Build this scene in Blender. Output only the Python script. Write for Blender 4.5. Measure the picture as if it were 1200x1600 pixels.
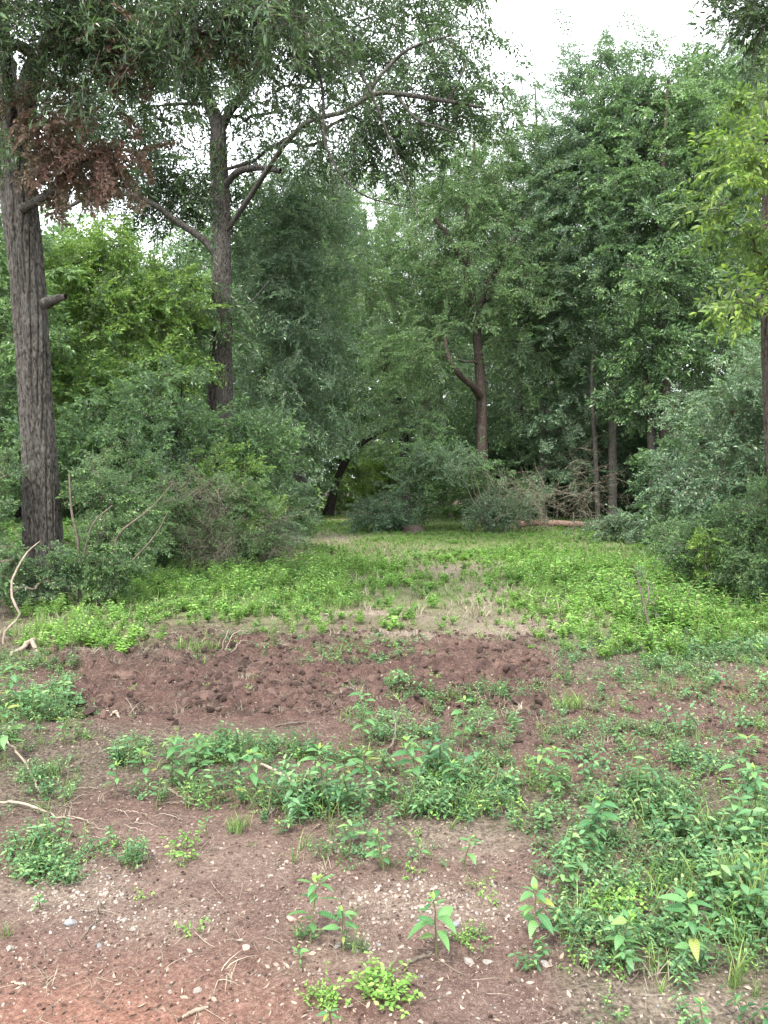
import bpy, math
import numpy as np
from math import radians, sin, cos, pi

for o in list(bpy.data.objects):
    bpy.data.objects.remove(o, do_unlink=True)
SC = bpy.context.scene
COL = SC.collection

# ------------------------------------------------------------------ camera
CAM_H = 1.5
F = 1208.0                      # focal length in pixels of the 1200x1600 photograph
HY = 755.0                      # horizon row
PITCH = math.atan((800 - HY) / F)
cd = bpy.data.cameras.new('camera')
cd.sensor_fit = 'VERTICAL'
cd.sensor_height = 36.0
cd.lens = 36.0 * F / 1600.0
cd.clip_start = 0.05
cd.clip_end = 2000
cam = bpy.data.objects.new('camera', cd)
COL.objects.link(cam)
cam.location = (0, 0, CAM_H)
cam.rotation_euler = (pi / 2 - PITCH, 0, 0)
SC.camera = cam

# ------------------------------------------------------------------ world, sun, exposure
SUN_EL, SUN_AZ = 58.0, 200.0    # high sun behind a cloud layer, behind the camera's left shoulder
world = bpy.data.worlds.new('World')
SC.world = world
world.use_nodes = True
wn = world.node_tree
for n in list(wn.nodes):
    wn.nodes.remove(n)
sky = wn.nodes.new('ShaderNodeTexSky')
sky.sky_type = 'NISHITA'
sky.sun_disc = False
sky.sun_elevation = radians(SUN_EL)
sky.sun_rotation = radians(SUN_AZ)
sky.air_density = 1.0
sky.dust_density = 4.0
hsv = wn.nodes.new('ShaderNodeHueSaturation')
hsv.inputs['Saturation'].default_value = 0.25
mixc = wn.nodes.new('ShaderNodeMix')
mixc.data_type = 'RGBA'
mixc.inputs['Factor'].default_value = 0.75
mixc.inputs['B'].default_value = (13.0, 13.6, 14.2, 1)      # even cloud layer
bg = wn.nodes.new('ShaderNodeBackground')
bg.inputs['Strength'].default_value = 0.08
wo = wn.nodes.new('ShaderNodeOutputWorld')
wn.links.new(sky.outputs[0], hsv.inputs['Color'])
wn.links.new(hsv.outputs[0], mixc.inputs['A'])
wn.links.new(mixc.outputs['Result'], bg.inputs['Color'])
wn.links.new(bg.outputs[0], wo.inputs[0])

sd = bpy.data.lights.new('sun', 'SUN')
sd.energy = 1.5
sd.angle = radians(8)
sd.color = (1.0, 0.96, 0.88)
sun = bpy.data.objects.new('sun', sd)
COL.objects.link(sun)
sun.rotation_euler = (radians(90 - SUN_EL), 0, radians(180 - SUN_AZ + 180))
sun.rotation_euler = (radians(32), 0, radians(-20))
SC.view_settings.view_transform = 'Standard'
SC.view_settings.look = 'None'
SC.view_settings.gamma = 1
SC.view_settings.use_curve_mapping = False
SC.view_settings.exposure = 2.1
cy = SC.cycles
cy.max_bounces = 7
cy.diffuse_bounces = 4
cy.glossy_bounces = 2
cy.transmission_bounces = 4
cy.transparent_max_bounces = 4
cy.use_denoising = True

# ------------------------------------------------------------------ projection helpers
RNG = np.random.default_rng(7)
cP, sP = cos(PITCH), sin(PITCH)


def P(px, py, d):
    """point at world distance y = d seen at photo pixel px, py"""
    u = (px - 600) / F
    v = (800 - py) / F
    t = d / (cP + v * sP)
    return np.array([u * t, d, CAM_H + t * (-sP + v * cP)])


def pix(x, y, z=0.0):
    """photo pixel of a world point (arrays allowed)"""
    dz = z - CAM_H
    dep = y * cP - dz * sP
    up = y * sP + dz * cP
    dep = np.maximum(dep, 0.05)
    return 600 + F * x / dep, 800 - F * up / dep


def GD(py):
    """distance of level ground seen at photo row py"""
    v = (800 - py) / F
    t = -CAM_H / (-sP + v * cP)
    return t * (cP + v * sP)


# ------------------------------------------------------------------ noise
def _hash(ix, iy, seed):
    h = (ix.astype(np.int64) * 374761393 + iy.astype(np.int64) * 668265263 + seed * 974711) & 0xFFFFFFFF
    h = ((h ^ (h >> 13)) * 1274126177) & 0xFFFFFFFF
    h = (h ^ (h >> 16)) & 0xFFFFFFFF
    return h / 4294967295.0


def vnoise(x, y, seed=0):
    x = np.asarray(x, float)
    y = np.asarray(y, float)
    ix = np.floor(x); iy = np.floor(y)
    fx = x - ix; fy = y - iy
    fx = fx * fx * (3 - 2 * fx); fy = fy * fy * (3 - 2 * fy)
    a = _hash(ix, iy, seed); b = _hash(ix + 1, iy, seed)
    c = _hash(ix, iy + 1, seed); d = _hash(ix + 1, iy + 1, seed)
    return (a * (1 - fx) + b * fx) * (1 - fy) + (c * (1 - fx) + d * fx) * fy


def fbm(x, y, octs=4, seed=0, gain=0.5):
    s = 0; a = 1; t = 0
    for i in range(octs):
        s = s + a * vnoise(x * 2 ** i + 17.3 * i, y * 2 ** i - 9.1 * i, seed + i)
        t += a
        a *= gain
    return s / t


def blob(px, py, cx, cy, rx, ry):
    d = ((px - cx) / rx) ** 2 + ((py - cy) / ry) ** 2
    return np.exp(-d * 1.2)


def smooth(a, b, x):
    t = np.clip((x - a) / (b - a), 0, 1)
    return t * t * (3 - 2 * t)


def seg(px, py, x0, x1, y0, y1, sx=40, sy=15):
    """soft rectangle"""
    return (smooth(x0 - sx, x0 + sx, px) * (1 - smooth(x1 - sx, x1 + sx, px)) *
            smooth(y0 - sy, y0 + sy, py) * (1 - smooth(y1 - sy, y1 + sy, py)))


# ------------------------------------------------------------------ ground shape and regions
def warp(x, y):
    px, py = pix(x, y, 0)
    n1 = fbm(x * 0.9, y * 0.9, 3, 40) - 0.5
    n2 = fbm(x * 0.9, y * 0.9, 3, 50) - 0.5
    s = np.clip(F / np.maximum(y, 1.5) * 0.5, 8, 260)
    return px + n1 * s, py + n2 * s * 0.35


def dirt_amt(x, y):
    """bare churned dirt 0..1"""
    px, py = warp(x, y)
    d = seg(px, py, 40, 640, 1035, 1140, 60, 22)
    d = np.maximum(d, seg(px, py, 330, 850, 1000, 1130, 40, 16))
    d = np.maximum(d, 0.75 * seg(px, py, 480, 1230, 1065, 1205, 60, 25))
    d = np.maximum(d, seg(px, py, -400, 560, 1290, 1900, 70, 40))
    d = np.maximum(d, 0.9 * seg(px, py, 500, 830, 1330, 1900, 50, 30))
    d = np.maximum(d, 0.7 * seg(px, py, 90, 520, 1240, 1330, 60, 25))
    return d


def rubble_amt(x, y):
    """rough torn clods"""
    px, py = warp(x, y)
    return np.maximum(seg(px, py, 40, 880, 990, 1130, 60, 20), 0.35 * seg(px, py, 600, 1230, 1080, 1210, 60, 25))


def gravel_amt(x, y):
    px, py = warp(x, y)
    g = blob(px, py, 60, 1395, 230, 55)
    g = np.maximum(g, blob(px, py, 230, 1440, 150, 50) * .8)
    g = np.maximum(g, blob(px, py, 640, 1430, 210, 60))
    g = np.maximum(g, blob(px, py, 480, 1520, 150, 80) * .7)
    g = np.maximum(g, blob(px, py, 1080, 1590, 200, 45))
    g = np.maximum(g, blob(px, py, 330, 1350, 260, 60) * .6)
    g = np.maximum(g, blob(px, py, 740, 1330, 80, 50) * .8)
    g = np.maximum(g, 0.22 * seg(px, py, -400, 1200, 1300, 1900, 60, 50))
    return g


def red_amt(x, y):
    px, py = warp(x, y)
    r = np.maximum(blob(px, py, 90, 1610, 360, 130), .08 * dirt_amt(x, y))
    r = np.maximum(r, 0.5 * blob(px, py, 1120, 1075, 120, 25))
    r = np.maximum(r, 0.45 * blob(px, py, 700, 1210, 500, 30))
    return r


def sand_amt(x, y):
    px, py = warp(x, y)
    s = blob(px, py, 590, 970, 110, 9)
    s = np.maximum(s, blob(px, py, 640, 996, 90, 6))
    s = np.maximum(s, 0.6 * blob(px, py, 810, 985, 110, 26))
    s = np.maximum(s, 0.55 * blob(px, py, 710, 892, 85, 12))
    s = np.maximum(s, 0.5 * blob(px, py, 580, 876, 90, 8))
    s = np.maximum(s, 0.6 * blob(px, py, 525, 845, 35, 14))
    s = np.maximum(s, 0.8 * blob(px, py, 540, 803, 50, 4))
    s = np.maximum(s, 0.4 * blob(px, py, 760, 935, 45, 26))
    return s


def lane_amt(x, y):
    px, py = pix(x, y, 0)
    return seg(px, py, 440, 590, 785, 850, 12, 4)


def lush_amt(x, y):
    """tall lime green weeds of the clearing"""
    px, py = warp(x, y)
    l = seg(px, py, 90, 560, 870, 978, 60, 22)
    l = np.maximum(l, seg(px, py, 780, 1400, 880, 1020, 60, 34))
    l = np.maximum(l, seg(px, py, 40, 240, 960, 1020, 50, 12))
    l = l * np.clip(1 - 1.6 * sand_amt(x, y), 0, 1) * (1 - dirt_amt(x, y))
    return l


def short_amt(x, y):
    """short grass and low weeds further back"""
    px, py = warp(x, y)
    s = seg(px, py, 420, 1050, 812, 900, 40, 8)
    s = np.maximum(s, lane_amt(x, y))
    s = np.maximum(s, 0.6 * seg(px, py, 560, 900, 930, 1010, 60, 20))
    s = np.maximum(s, .9 * seg(px, py, 520, 800, 885, 960, 40, 12))
    return s * np.clip(1 - 1.3 * sand_amt(x, y), 0, 1)


def weed_amt(x, y):
    """low weeds in the foreground"""
    px, py = warp(x, y)
    w = seg(px, py, 170, 450, 1175, 1265, 30, 15)
    w = np.maximum(w, seg(px, py, 420, 900, 1195, 1295, 50, 20))
    w = np.maximum(w, seg(px, py, 820, 1500, 1215, 1420, 60, 30))
    w = np.maximum(w, seg(px, py, 830, 1500, 1380, 1560, 60, 30) * .85)
    w = np.maximum(w, seg(px, py, 1040, 1500, 1450, 1700, 60, 30) * .55)
    w = np.maximum(w, .7 * seg(px, py, -300, 90, 1030, 1280, 40, 25))
    w = np.maximum(w, .5 * seg(px, py, 560, 1200, 1080, 1210, 60, 30))
    w = np.maximum(w, .6 * seg(px, py, 850, 1350, 1010, 1110, 40, 20))
    w = np.maximum(w, .8 * blob(px, py, 60, 1340, 90, 28))
    w = np.maximum(w, .6 * blob(px, py, 640, 1350, 120, 25))
    w = np.maximum(w, .5 * blob(px, py, 470, 1480, 60, 30))
    w = np.maximum(w, .45 * seg(px, py, 780, 1000, 1500, 1700, 40, 30))
    w = np.maximum(w, .5 * seg(px, py, 320, 640, 1000, 1035, 30, 8) )
    return w


def H(x, y, fine=True):
    x = np.asarray(x, float); y = np.asarray(y, float)
    h = 0.10 * (fbm(x * .12, y * .12, 2, 3) - .5) * smooth(3, 12, np.abs(y) + np.abs(x))
    h = h + 0.05 * (fbm(x * .6, y * .6, 3, 9) - .5)
    r = rubble_amt(x, y)
    px, py = pix(x, y, 0)
    # spoil ridges thrown up by the machine
    h = h + 0.12 * blob(px, py, 400, 1012, 60, 9) + 0.09 * blob(px, py, 720, 1022, 110, 7) + 0.07 * blob(px, py, 150, 1045, 110, 8) + .07 * blob(px, py, 270, 1040, 25, 8) - .05 * seg(px, py, 60, 850, 1050, 1120, 60, 15)
    h = h + 0.06 * blob(px, py, 560, 975, 90, 10) + 0.06 * blob(px, py, 360, 1085, 170, 12)
    h = h + r * 0.12 * (fbm(x * 1.6, y * 5.0, 3, 21) - .5)
    if fine:
        h = h + r * 0.17 * (np.abs(fbm(x * 4, y * 12, 4, 25, .65) - .5) * 2 - .25)
        h = h + 0.032 * (fbm(x * 9, y * 9, 3, 31, .6) - .5)
        h = h + 0.014 * (fbm(x * 32, y * 32, 2, 35, .6) - .5) * (y < 9)
    h = h + 0.25 * smooth(30, 70, np.abs(x)) * fbm(x * .05, y * .05, 2, 77)
    return h


# ------------------------------------------------------------------ object helpers
def tag(o, label=None, cat=None, group=None, kind=None):
    if label: o['label'] = label
    if cat: o['category'] = cat
    if group: o['group'] = group
    if kind: o['kind'] = kind
    return o


def link(o, parent=None):
    COL.objects.link(o)
    if parent is not None:
        o.parent = parent
    return o


def empty(name, loc=(0, 0, 0)):
    o = bpy.data.objects.new(name, None)
    o.empty_display_size = 0.2
    o.location = loc
    COL.objects.link(o)
    return o


def mesh(name, V, Fc, mats=None, midx=None, smooth_=False, attrs=None):
    me = bpy.data.meshes.new(name)
    V = np.asarray(V, np.float32)
    if isinstance(Fc, np.ndarray):
        k = Fc.shape[1]
        me.vertices.add(len(V)); me.vertices.foreach_set('co', V.ravel())
        me.loops.add(Fc.size); me.loops.foreach_set('vertex_index', Fc.astype(np.int32).ravel())
        me.polygons.add(len(Fc))
        me.polygons.foreach_set('loop_start', np.arange(0, Fc.size, k, dtype=np.int32))
        me.polygons.foreach_set('loop_total', np.full(len(Fc), k, np.int32))
        me.update(calc_edges=True)
    else:
        me.from_pydata([tuple(map(float, v)) for v in V], [], [tuple(map(int, f)) for f in Fc])
        me.update()
    for m in (mats or []):
        me.materials.append(m)
    if midx is not None and len(me.polygons):
        me.polygons.foreach_set('material_index', np.asarray(midx, np.int32))
    if smooth_ and len(me.polygons):
        me.polygons.foreach_set('use_smooth', np.ones(len(me.polygons), bool))
    for an, (typ, dom, data) in (attrs or {}).items():
        a = me.attributes.new(an, typ, dom)
        key = 'value' if typ in ('FLOAT', 'INT') else ('vector' if typ == 'FLOAT_VECTOR' else 'color')
        a.data.foreach_set(key, np.asarray(data).ravel())
    return me


class MB:
    """collects quads and triangles (kept as quads with a repeated corner removed)"""
    def __init__(s):
        s.V = []; s.F = []; s.M = []; s.A = []; s.n = 0

    def add(s, V, Fc, m=0, a=0.5):
        V = np.asarray(V, float)
        s.V.append(V)
        for f in Fc:
            s.F.append(tuple(int(i) + s.n for i in f)); s.M.append(m)
        s.A.append(np.full(len(V), a))
        s.n += len(V)

    def tube(s, pts, rad, sides=4, m=0, cap=True):
        pts = np.asarray(pts, float)
        rad = np.broadcast_to(np.asarray(rad, float), (len(pts),))
        V, Fc = tube_geo(pts, rad, sides)
        s.add(V, Fc, m)

    def mesh(s, name, mats, smooth_=False):
        V = np.concatenate(s.V) if s.V else np.zeros((0, 3))
        A = np.concatenate(s.A) if s.A else np.zeros(0)
        return mesh(name, V, s.F, mats, s.M, smooth_, {'leafvar': ('FLOAT', 'POINT', A.astype(np.float32))})


def tube_geo(pts, rad, sides):
    n = len(pts)
    T = np.gradient(pts, axis=0)
    T /= np.linalg.norm(T, axis=1)[:, None] + 1e-9
    ref = np.array([0.31, 0.17, 1.0]) if abs(T[:, 2]).mean() < .7 else np.array([1.0, .2, .1])
    U = np.cross(T, ref); U /= np.linalg.norm(U, axis=1)[:, None] + 1e-9
    W = np.cross(T, U)
    a = np.arange(sides) * 2 * pi / sides
    V = (pts[:, None, :] + rad[:, None, None] * (np.cos(a)[None, :, None] * U[:, None, :] + np.sin(a)[None, :, None] * W[:, None, :])).reshape(-1, 3)
    i = np.arange(n - 1)[:, None] * sides
    j = np.arange(sides)[None, :]
    k = (j + 1) % sides
    Fc = np.stack([i + j, i + k, i + sides + k, i + sides + j], -1).reshape(-1, 4)
    return V, Fc


def spline(pts, n):
    """Catmull-Rom through rows of any width"""
    p = np.asarray(pts, float)
    p = np.vstack([2 * p[0] - p[1], p, 2 * p[-1] - p[-2]])
    k = len(p) - 3
    t = np.linspace(0, k - 1e-6, n)
    i = t.astype(int); u = (t - i)[:, None]
    a, b, c, d = p[i], p[i + 1], p[i + 2], p[i + 3]
    return 0.5 * (2 * b + (c - a) * u + (2 * a - 5 * b + 4 * c - d) * u ** 2 + (3 * b - 3 * c + d - a) * u ** 3)


# ------------------------------------------------------------------ materials
def new_mat(name):
    m = bpy.data.materials.new(name)
    m.use_nodes = True
    nt = m.node_tree
    for n in list(nt.nodes):
        nt.nodes.remove(n)
    return m, nt


def N(nt, t, **kw):
    n = nt.nodes.new(t)
    for k, v in kw.items():
        if k in n.inputs:
            n.inputs[k].default_value = v
        else:
            setattr(n, k, v)
    return n


def mixcol(nt, fac, a, b, blend='MIX'):
    n = nt.nodes.new('ShaderNodeMix')
    n.data_type = 'RGBA'; n.blend_type = blend
    for s, v in (('Factor', fac), ('A', a), ('B', b)):
        if hasattr(v, 'is_output') or hasattr(v, 'links'):
            nt.links.new(v, n.inputs[s])
        else:
            n.inputs[s].default_value = v
    return n.outputs['Result']


def math_(nt, op, a, b=0.0, clamp=False):
    n = nt.nodes.new('ShaderNodeMath'); n.operation = op; n.use_clamp = clamp
    for i, v in enumerate((a, b)):
        if hasattr(v, 'links'):
            nt.links.new(v, n.inputs[i])
        else:
            n.inputs[i].default_value = v
    return n.outputs[0]


def leaf_mat(name, ca, cb, cyoung, rough=0.42, trans=0.33, spec=0.5, und=.35):
    """ca..cb picked by the spray's own tint, every leaf varied on top of it"""
    m, nt = new_mat(name)
    ti = N(nt, 'ShaderNodeAttribute', attribute_type='INSTANCER', attribute_name='tint')
    lv = N(nt, 'ShaderNodeAttribute', attribute_type='GEOMETRY', attribute_name='leafvar')
    base = mixcol(nt, ti.outputs['Fac'], (*ca, 1), (*cb, 1))
    yf = math_(nt, 'MULTIPLY', math_(nt, 'SUBTRACT', lv.outputs['Fac'], 0.72, True), 2.6, True)
    base = mixcol(nt, yf, base, (*cyoung, 1))
    val = math_(nt, 'ADD', math_(nt, 'MULTIPLY', lv.outputs['Fac'], 0.75), 0.6)
    comb = N(nt, 'ShaderNodeCombineColor')
    for i in range(3):
        nt.links.new(val, comb.inputs[i])
    base = mixcol(nt, 1.0, base, comb.outputs[0], 'MULTIPLY')
    geo = N(nt, 'ShaderNodeNewGeometry')
    under = mixcol(nt, und, base, (.16, .21, .17, 1))
    col = mixcol(nt, geo.outputs['Backfacing'], base, under)
    pb = N(nt, 'ShaderNodeBsdfPrincipled', Roughness=rough)
    pb.inputs['Specular IOR Level'].default_value = spec
    nt.links.new(col, pb.inputs['Base Color'])
    tr = N(nt, 'ShaderNodeBsdfTranslucent')
    tcol = mixcol(nt, 0.35, base, (.24, .42, .06, 1))
    nt.links.new(tcol, tr.inputs['Color'])
    mx = N(nt, 'ShaderNodeMixShader')
    mx.inputs[0].default_value = trans
    out = N(nt, 'ShaderNodeOutputMaterial')
    nt.links.new(pb.outputs[0], mx.inputs[1]); nt.links.new(tr.outputs[0], mx.inputs[2])
    nt.links.new(mx.outputs[0], out.inputs[0])
    return m


def flat_mat(name, ca, cb, rough=0.8, scale=8.0, attr=None, bump=0.0, bscale=60.):
    """two-tone rough material; tones picked by noise, by instance when attr is set"""
    m, nt = new_mat(name)
    tc = N(nt, 'ShaderNodeTexCoord')
    no = N(nt, 'ShaderNodeTexNoise', Scale=scale, Detail=6.0, Roughness=0.65)
    nt.links.new(tc.outputs['Object'], no.inputs['Vector'])
    fac = math_(nt, 'MULTIPLY', math_(nt, 'SUBTRACT', no.outputs['Fac'], .3), 2.5, True)
    if attr:
        at = N(nt, 'ShaderNodeAttribute', attribute_type='INSTANCER', attribute_name='tint')
        fac = math_(nt, 'ADD', math_(nt, 'MULTIPLY', fac, .4), math_(nt, 'MULTIPLY', at.outputs['Fac'], .7), True)
    col = mixcol(nt, fac, (*ca, 1), (*cb, 1))
    pb = N(nt, 'ShaderNodeBsdfPrincipled', Roughness=rough)
    pb.inputs['Specular IOR Level'].default_value = 0.3
    nt.links.new(col, pb.inputs['Base Color'])
    if bump:
        n2 = N(nt, 'ShaderNodeTexNoise', Scale=bscale, Detail=5.0)
        nt.links.new(tc.outputs['Object'], n2.inputs['Vector'])
        bp = N(nt, 'ShaderNodeBump', Strength=bump, Distance=0.01)
        nt.links.new(n2.outputs['Fac'], bp.inputs['Height'])
        nt.links.new(bp.outputs[0], pb.inputs['Normal'])
    out = N(nt, 'ShaderNodeOutputMaterial')
    nt.links.new(pb.outputs[0], out.inputs[0])
    return m


def bark_mat(name, ca, cb, lichen=(.30, .31, .27), lamt=.35, sc=1.0, bump=.6):
    m, nt = new_mat(name)
    tc = N(nt, 'ShaderNodeTexCoord')
    mp = N(nt, 'ShaderNodeMapping')
    mp.inputs['Scale'].default_value = (21 * sc, 21 * sc, 7.5 * sc)
    nt.links.new(tc.outputs['Object'], mp.inputs['Vector'])
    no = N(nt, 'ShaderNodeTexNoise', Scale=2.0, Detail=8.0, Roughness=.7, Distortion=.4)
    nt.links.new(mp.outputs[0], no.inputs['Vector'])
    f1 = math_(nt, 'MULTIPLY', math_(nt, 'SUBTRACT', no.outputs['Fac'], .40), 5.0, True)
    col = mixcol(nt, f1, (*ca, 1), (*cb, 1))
    n2 = N(nt, 'ShaderNodeTexNoise', Scale=2.2, Detail=5.0, Roughness=.7)
    nt.links.new(tc.outputs['Object'], n2.inputs['Vector'])
    f2 = math_(nt, 'MULTIPLY', math_(nt, 'SUBTRACT', n2.outputs['Fac'], .52), 5.0, True)
    col = mixcol(nt, math_(nt, 'MULTIPLY', f2, lamt), col, (*lichen, 1))
    pb = N(nt, 'ShaderNodeBsdfPrincipled', Roughness=.85)
    pb.inputs['Specular IOR Level'].default_value = 0.25
    nt.links.new(col, pb.inputs['Base Color'])
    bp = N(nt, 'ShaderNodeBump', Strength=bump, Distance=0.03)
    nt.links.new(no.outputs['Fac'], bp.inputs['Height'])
    nt.links.new(bp.outputs[0], pb.inputs['Normal'])
    out = N(nt, 'ShaderNodeOutputMaterial')
    nt.links.new(pb.outputs[0], out.inputs[0])
    return m


M = {}
M['oak_leaf'] = leaf_mat('oak_leaf', (.030, .064, .030), (.080, .150, .055), (.14, .22, .08), rough=.34, trans=.22, und=.12)
M['blue_leaf'] = leaf_mat('grey_green_leaf', (.050, .108, .062), (.135, .225, .125), (.21, .30, .15), rough=.34)
M['mid_leaf'] = leaf_mat('mid_green_leaf', (.050, .115, .048), (.140, .250, .085), (.22, .34, .10), rough=.36)
M['lime_leaf'] = leaf_mat('lime_leaf', (.060, .150, .035), (.180, .300, .050), (.28, .38, .07), trans=.4)
M['hickory_leaf'] = leaf_mat('hickory_leaf', (.045, .110, .025), (.150, .250, .032), (.28, .36, .05), trans=.4)
M['weed_leaf'] = leaf_mat('weed_leaf', (.060, .180, .042), (.205, .400, .078), (.34, .48, .12), rough=.5, trans=.42, und=.1)
M['herb_leaf'] = leaf_mat('herb_leaf', (.045, .125, .050), (.110, .240, .095), (.22, .33, .11), rough=.45, trans=.3)
M['grass'] = leaf_mat('grass_blade', (.075, .160, .035), (.170, .280, .060), (.33, .36, .13), rough=.5, trans=.35)
M['straw'] = flat_mat('dry_straw', (.10, .080, .060), (.32, .275, .205), attr=True)
M['dead_leaf'] = leaf_mat('dead_leaf', (.150, .078, .060), (.260, .155, .125), (.38, .27, .22), rough=.7, trans=.15, spec=.2)
M['litter'] = flat_mat('leaf_litter', (.030, .018, .014), (.36, .28, .22), attr=True)
M['twig'] = flat_mat('twig_bark', (.060, .046, .036), (.170, .140, .110), scale=20)
M['palestick'] = flat_mat('weathered_stick', (.15, .115, .085), (.36, .30, .235), scale=14, bump=.3)
M['bark_oak'] = bark_mat('oak_bark', (.012, .010, .008), (.118, .105, .092), lichen=(.20,.21,.19), lamt=.3, sc=1.0, bump=1.)
M['bark_dark'] = bark_mat('dark_bark', (.014, .012, .011), (.070, .060, .054), lichen=(.13,.14,.12), lamt=.35, sc=.8)
M['bark_brown'] = bark_mat('brown_bark', (.026, .019, .016), (.105, .080, .066), lamt=.2, sc=1.0)
M['bark_pale'] = bark_mat('pale_bark', (.055, .047, .042), (.170, .150, .130), lamt=.3, sc=1.0)
M['clod'] = flat_mat('dirt_clod', (.026, .016, .013), (.135, .084, .069), rough=.95, scale=14, attr=True, bump=.7)
M['stone'] = flat_mat('limestone', (.20, .155, .13), (.56, .52, .47), rough=.9, scale=30, attr=None, bump=.8)
M['pebble'] = flat_mat('pebble_stone', (.12, .075, .06), (.43, .37, .32), rough=.85, scale=22, attr=True, bump=.5)
M['stone_grey'] = flat_mat('grey_stone', (.14, .14, .15), (.34, .34, .35), rough=.85, scale=30, bump=.6)
M['stone_pink'] = flat_mat('pink_stone', (.34, .20, .16), (.52, .38, .32), rough=.9, scale=22, bump=.6)
M['green_stem'] = flat_mat('green_stem', (.07, .10, .035), (.16, .15, .07), scale=10)
M['log'] = bark_mat('bare_log_wood', (.10, .060, .045), (.26, .175, .135), lichen=(.20, .19, .15), lamt=.3, sc=.8)


def ground_mat():
    m, nt = new_mat('forest_soil')
    tc = N(nt, 'ShaderNodeTexCoord')
    reg = N(nt, 'ShaderNodeAttribute', attribute_type='GEOMETRY', attribute_name='region')
    reg2 = N(nt, 'ShaderNodeAttribute', attribute_type='GEOMETRY', attribute_name='region2')
    sp = N(nt, 'ShaderNodeSeparateColor'); nt.links.new(reg.outputs['Color'], sp.inputs[0])
    sp2 = N(nt, 'ShaderNodeSeparateColor'); nt.links.new(reg2.outputs['Color'], sp2.inputs[0])

    def noise(s, det=6., r=.65):
        n = N(nt, 'ShaderNodeTexNoise', Scale=s, Detail=det, Roughness=r)
        nt.links.new(tc.outputs['Object'], n.inputs['Vector'])
        return n.outputs['Fac']
    n1, n2, n3, n4 = noise(1.3), noise(9.), noise(60., 5.), noise(230., 3.)

    def st(x, lo, k):
        return math_(nt, 'MULTIPLY', math_(nt, 'SUBTRACT', x, lo), k, True)
    dirt = mixcol(nt, st(n2, .35, 3), (.052, .026, .022, 1), (.125, .070, .058, 1))
    dirt = mixcol(nt, st(n1, .45, 3), dirt, (.090, .056, .048, 1))
    dirt = mixcol(nt, math_(nt, 'MULTIPLY', st(n3, .52, 7), .6), dirt, (.20, .140, .118, 1))
    dirt = mixcol(nt, math_(nt, 'MULTIPLY', st(n4, .56, 9), .7), dirt, (.36, .28, .24, 1))
    dirt = mixcol(nt, math_(nt, 'MULTIPLY', st(n3, .42, -6), .5), dirt, (.030, .017, .015, 1))
    red = mixcol(nt, st(n3, .4, 4), (.165, .068, .046, 1), (.34, .165, .115, 1))
    c = mixcol(nt, math_(nt, 'MULTIPLY', sp.outputs['Red'], .85), dirt, red)
    humus = mixcol(nt, st(n3, .4, 5), (.040, .028, .022, 1), (.165, .125, .095, 1))
    humus = mixcol(nt, math_(nt, 'MULTIPLY', st(n2, .48, 5), .5), humus, (.070, .080, .035, 1))
    c = mixcol(nt, sp.outputs['Green'], c, humus)
    clear = mixcol(nt, st(n3, .38, 5), (.075, .100, .032, 1), (.200, .185, .105, 1))
    clear = mixcol(nt, st(n2, .5, 5), clear, (.095, .155, .040, 1))
    c = mixcol(nt, sp2.outputs['Green'], c, clear)
    mp2 = N(nt, 'ShaderNodeMapping'); mp2.inputs['Scale'].default_value = (2.2, 9., 4.)
    nt.links.new(tc.outputs['Object'], mp2.inputs['Vector'])
    n5 = N(nt, 'ShaderNodeTexNoise', Scale=1.6, Detail=5., Roughness=.7); nt.links.new(mp2.outputs[0], n5.inputs['Vector'])
    c = mixcol(nt, math_(nt, 'MULTIPLY', sp2.outputs['Red'], math_(nt, 'MULTIPLY', st(n5.outputs['Fac'], .52, 8), .6)), c, (.21, .135, .105, 1))
    sand = mixcol(nt, st(n3, .38, 4), (.185, .140, .105, 1), (.38, .325, .255, 1))
    c = mixcol(nt, math_(nt, 'MULTIPLY', sp.outputs['Blue'], st(n2, .15, 3)), c, sand)
    wet = math_(nt, 'MULTIPLY', sp2.outputs['Red'], .8)
    wet2 = math_(nt, 'MULTIPLY', wet, st(n2, .42, 4))
    c = mixcol(nt, wet2, c, (.024, .015, .012, 1))
    pb = N(nt, 'ShaderNodeBsdfPrincipled', Roughness=.9)
    pb.inputs['Specular IOR Level'].default_value = 0.25
    nt.links.new(c, pb.inputs['Base Color'])
    hh = math_(nt, 'ADD', math_(nt, 'MULTIPLY', n3, 1.0), math_(nt, 'MULTIPLY', n4, .35))
    bp = N(nt, 'ShaderNodeBump', Strength=1., Distance=0.02)
    nt.links.new(hh, bp.inputs['Height'])
    nt.links.new(bp.outputs[0], pb.inputs['Normal'])
    out = N(nt, 'ShaderNodeOutputMaterial')
    nt.links.new(pb.outputs[0], out.inputs[0])
    return m


# ------------------------------------------------------------------ the ground sheet
def axis(fine0, fine1, step, grow, far0, far1):
    a = list(np.arange(fine0, fine1, step))
    s = step; v = a[-1]
    while v < far1:
        s *= grow; v += s; a.append(v)
    s = step; v = a[0]; b = []
    while v > far0:
        s *= grow; v -= s; b.append(v)
    return np.array(b[::-1] + a)


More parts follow.
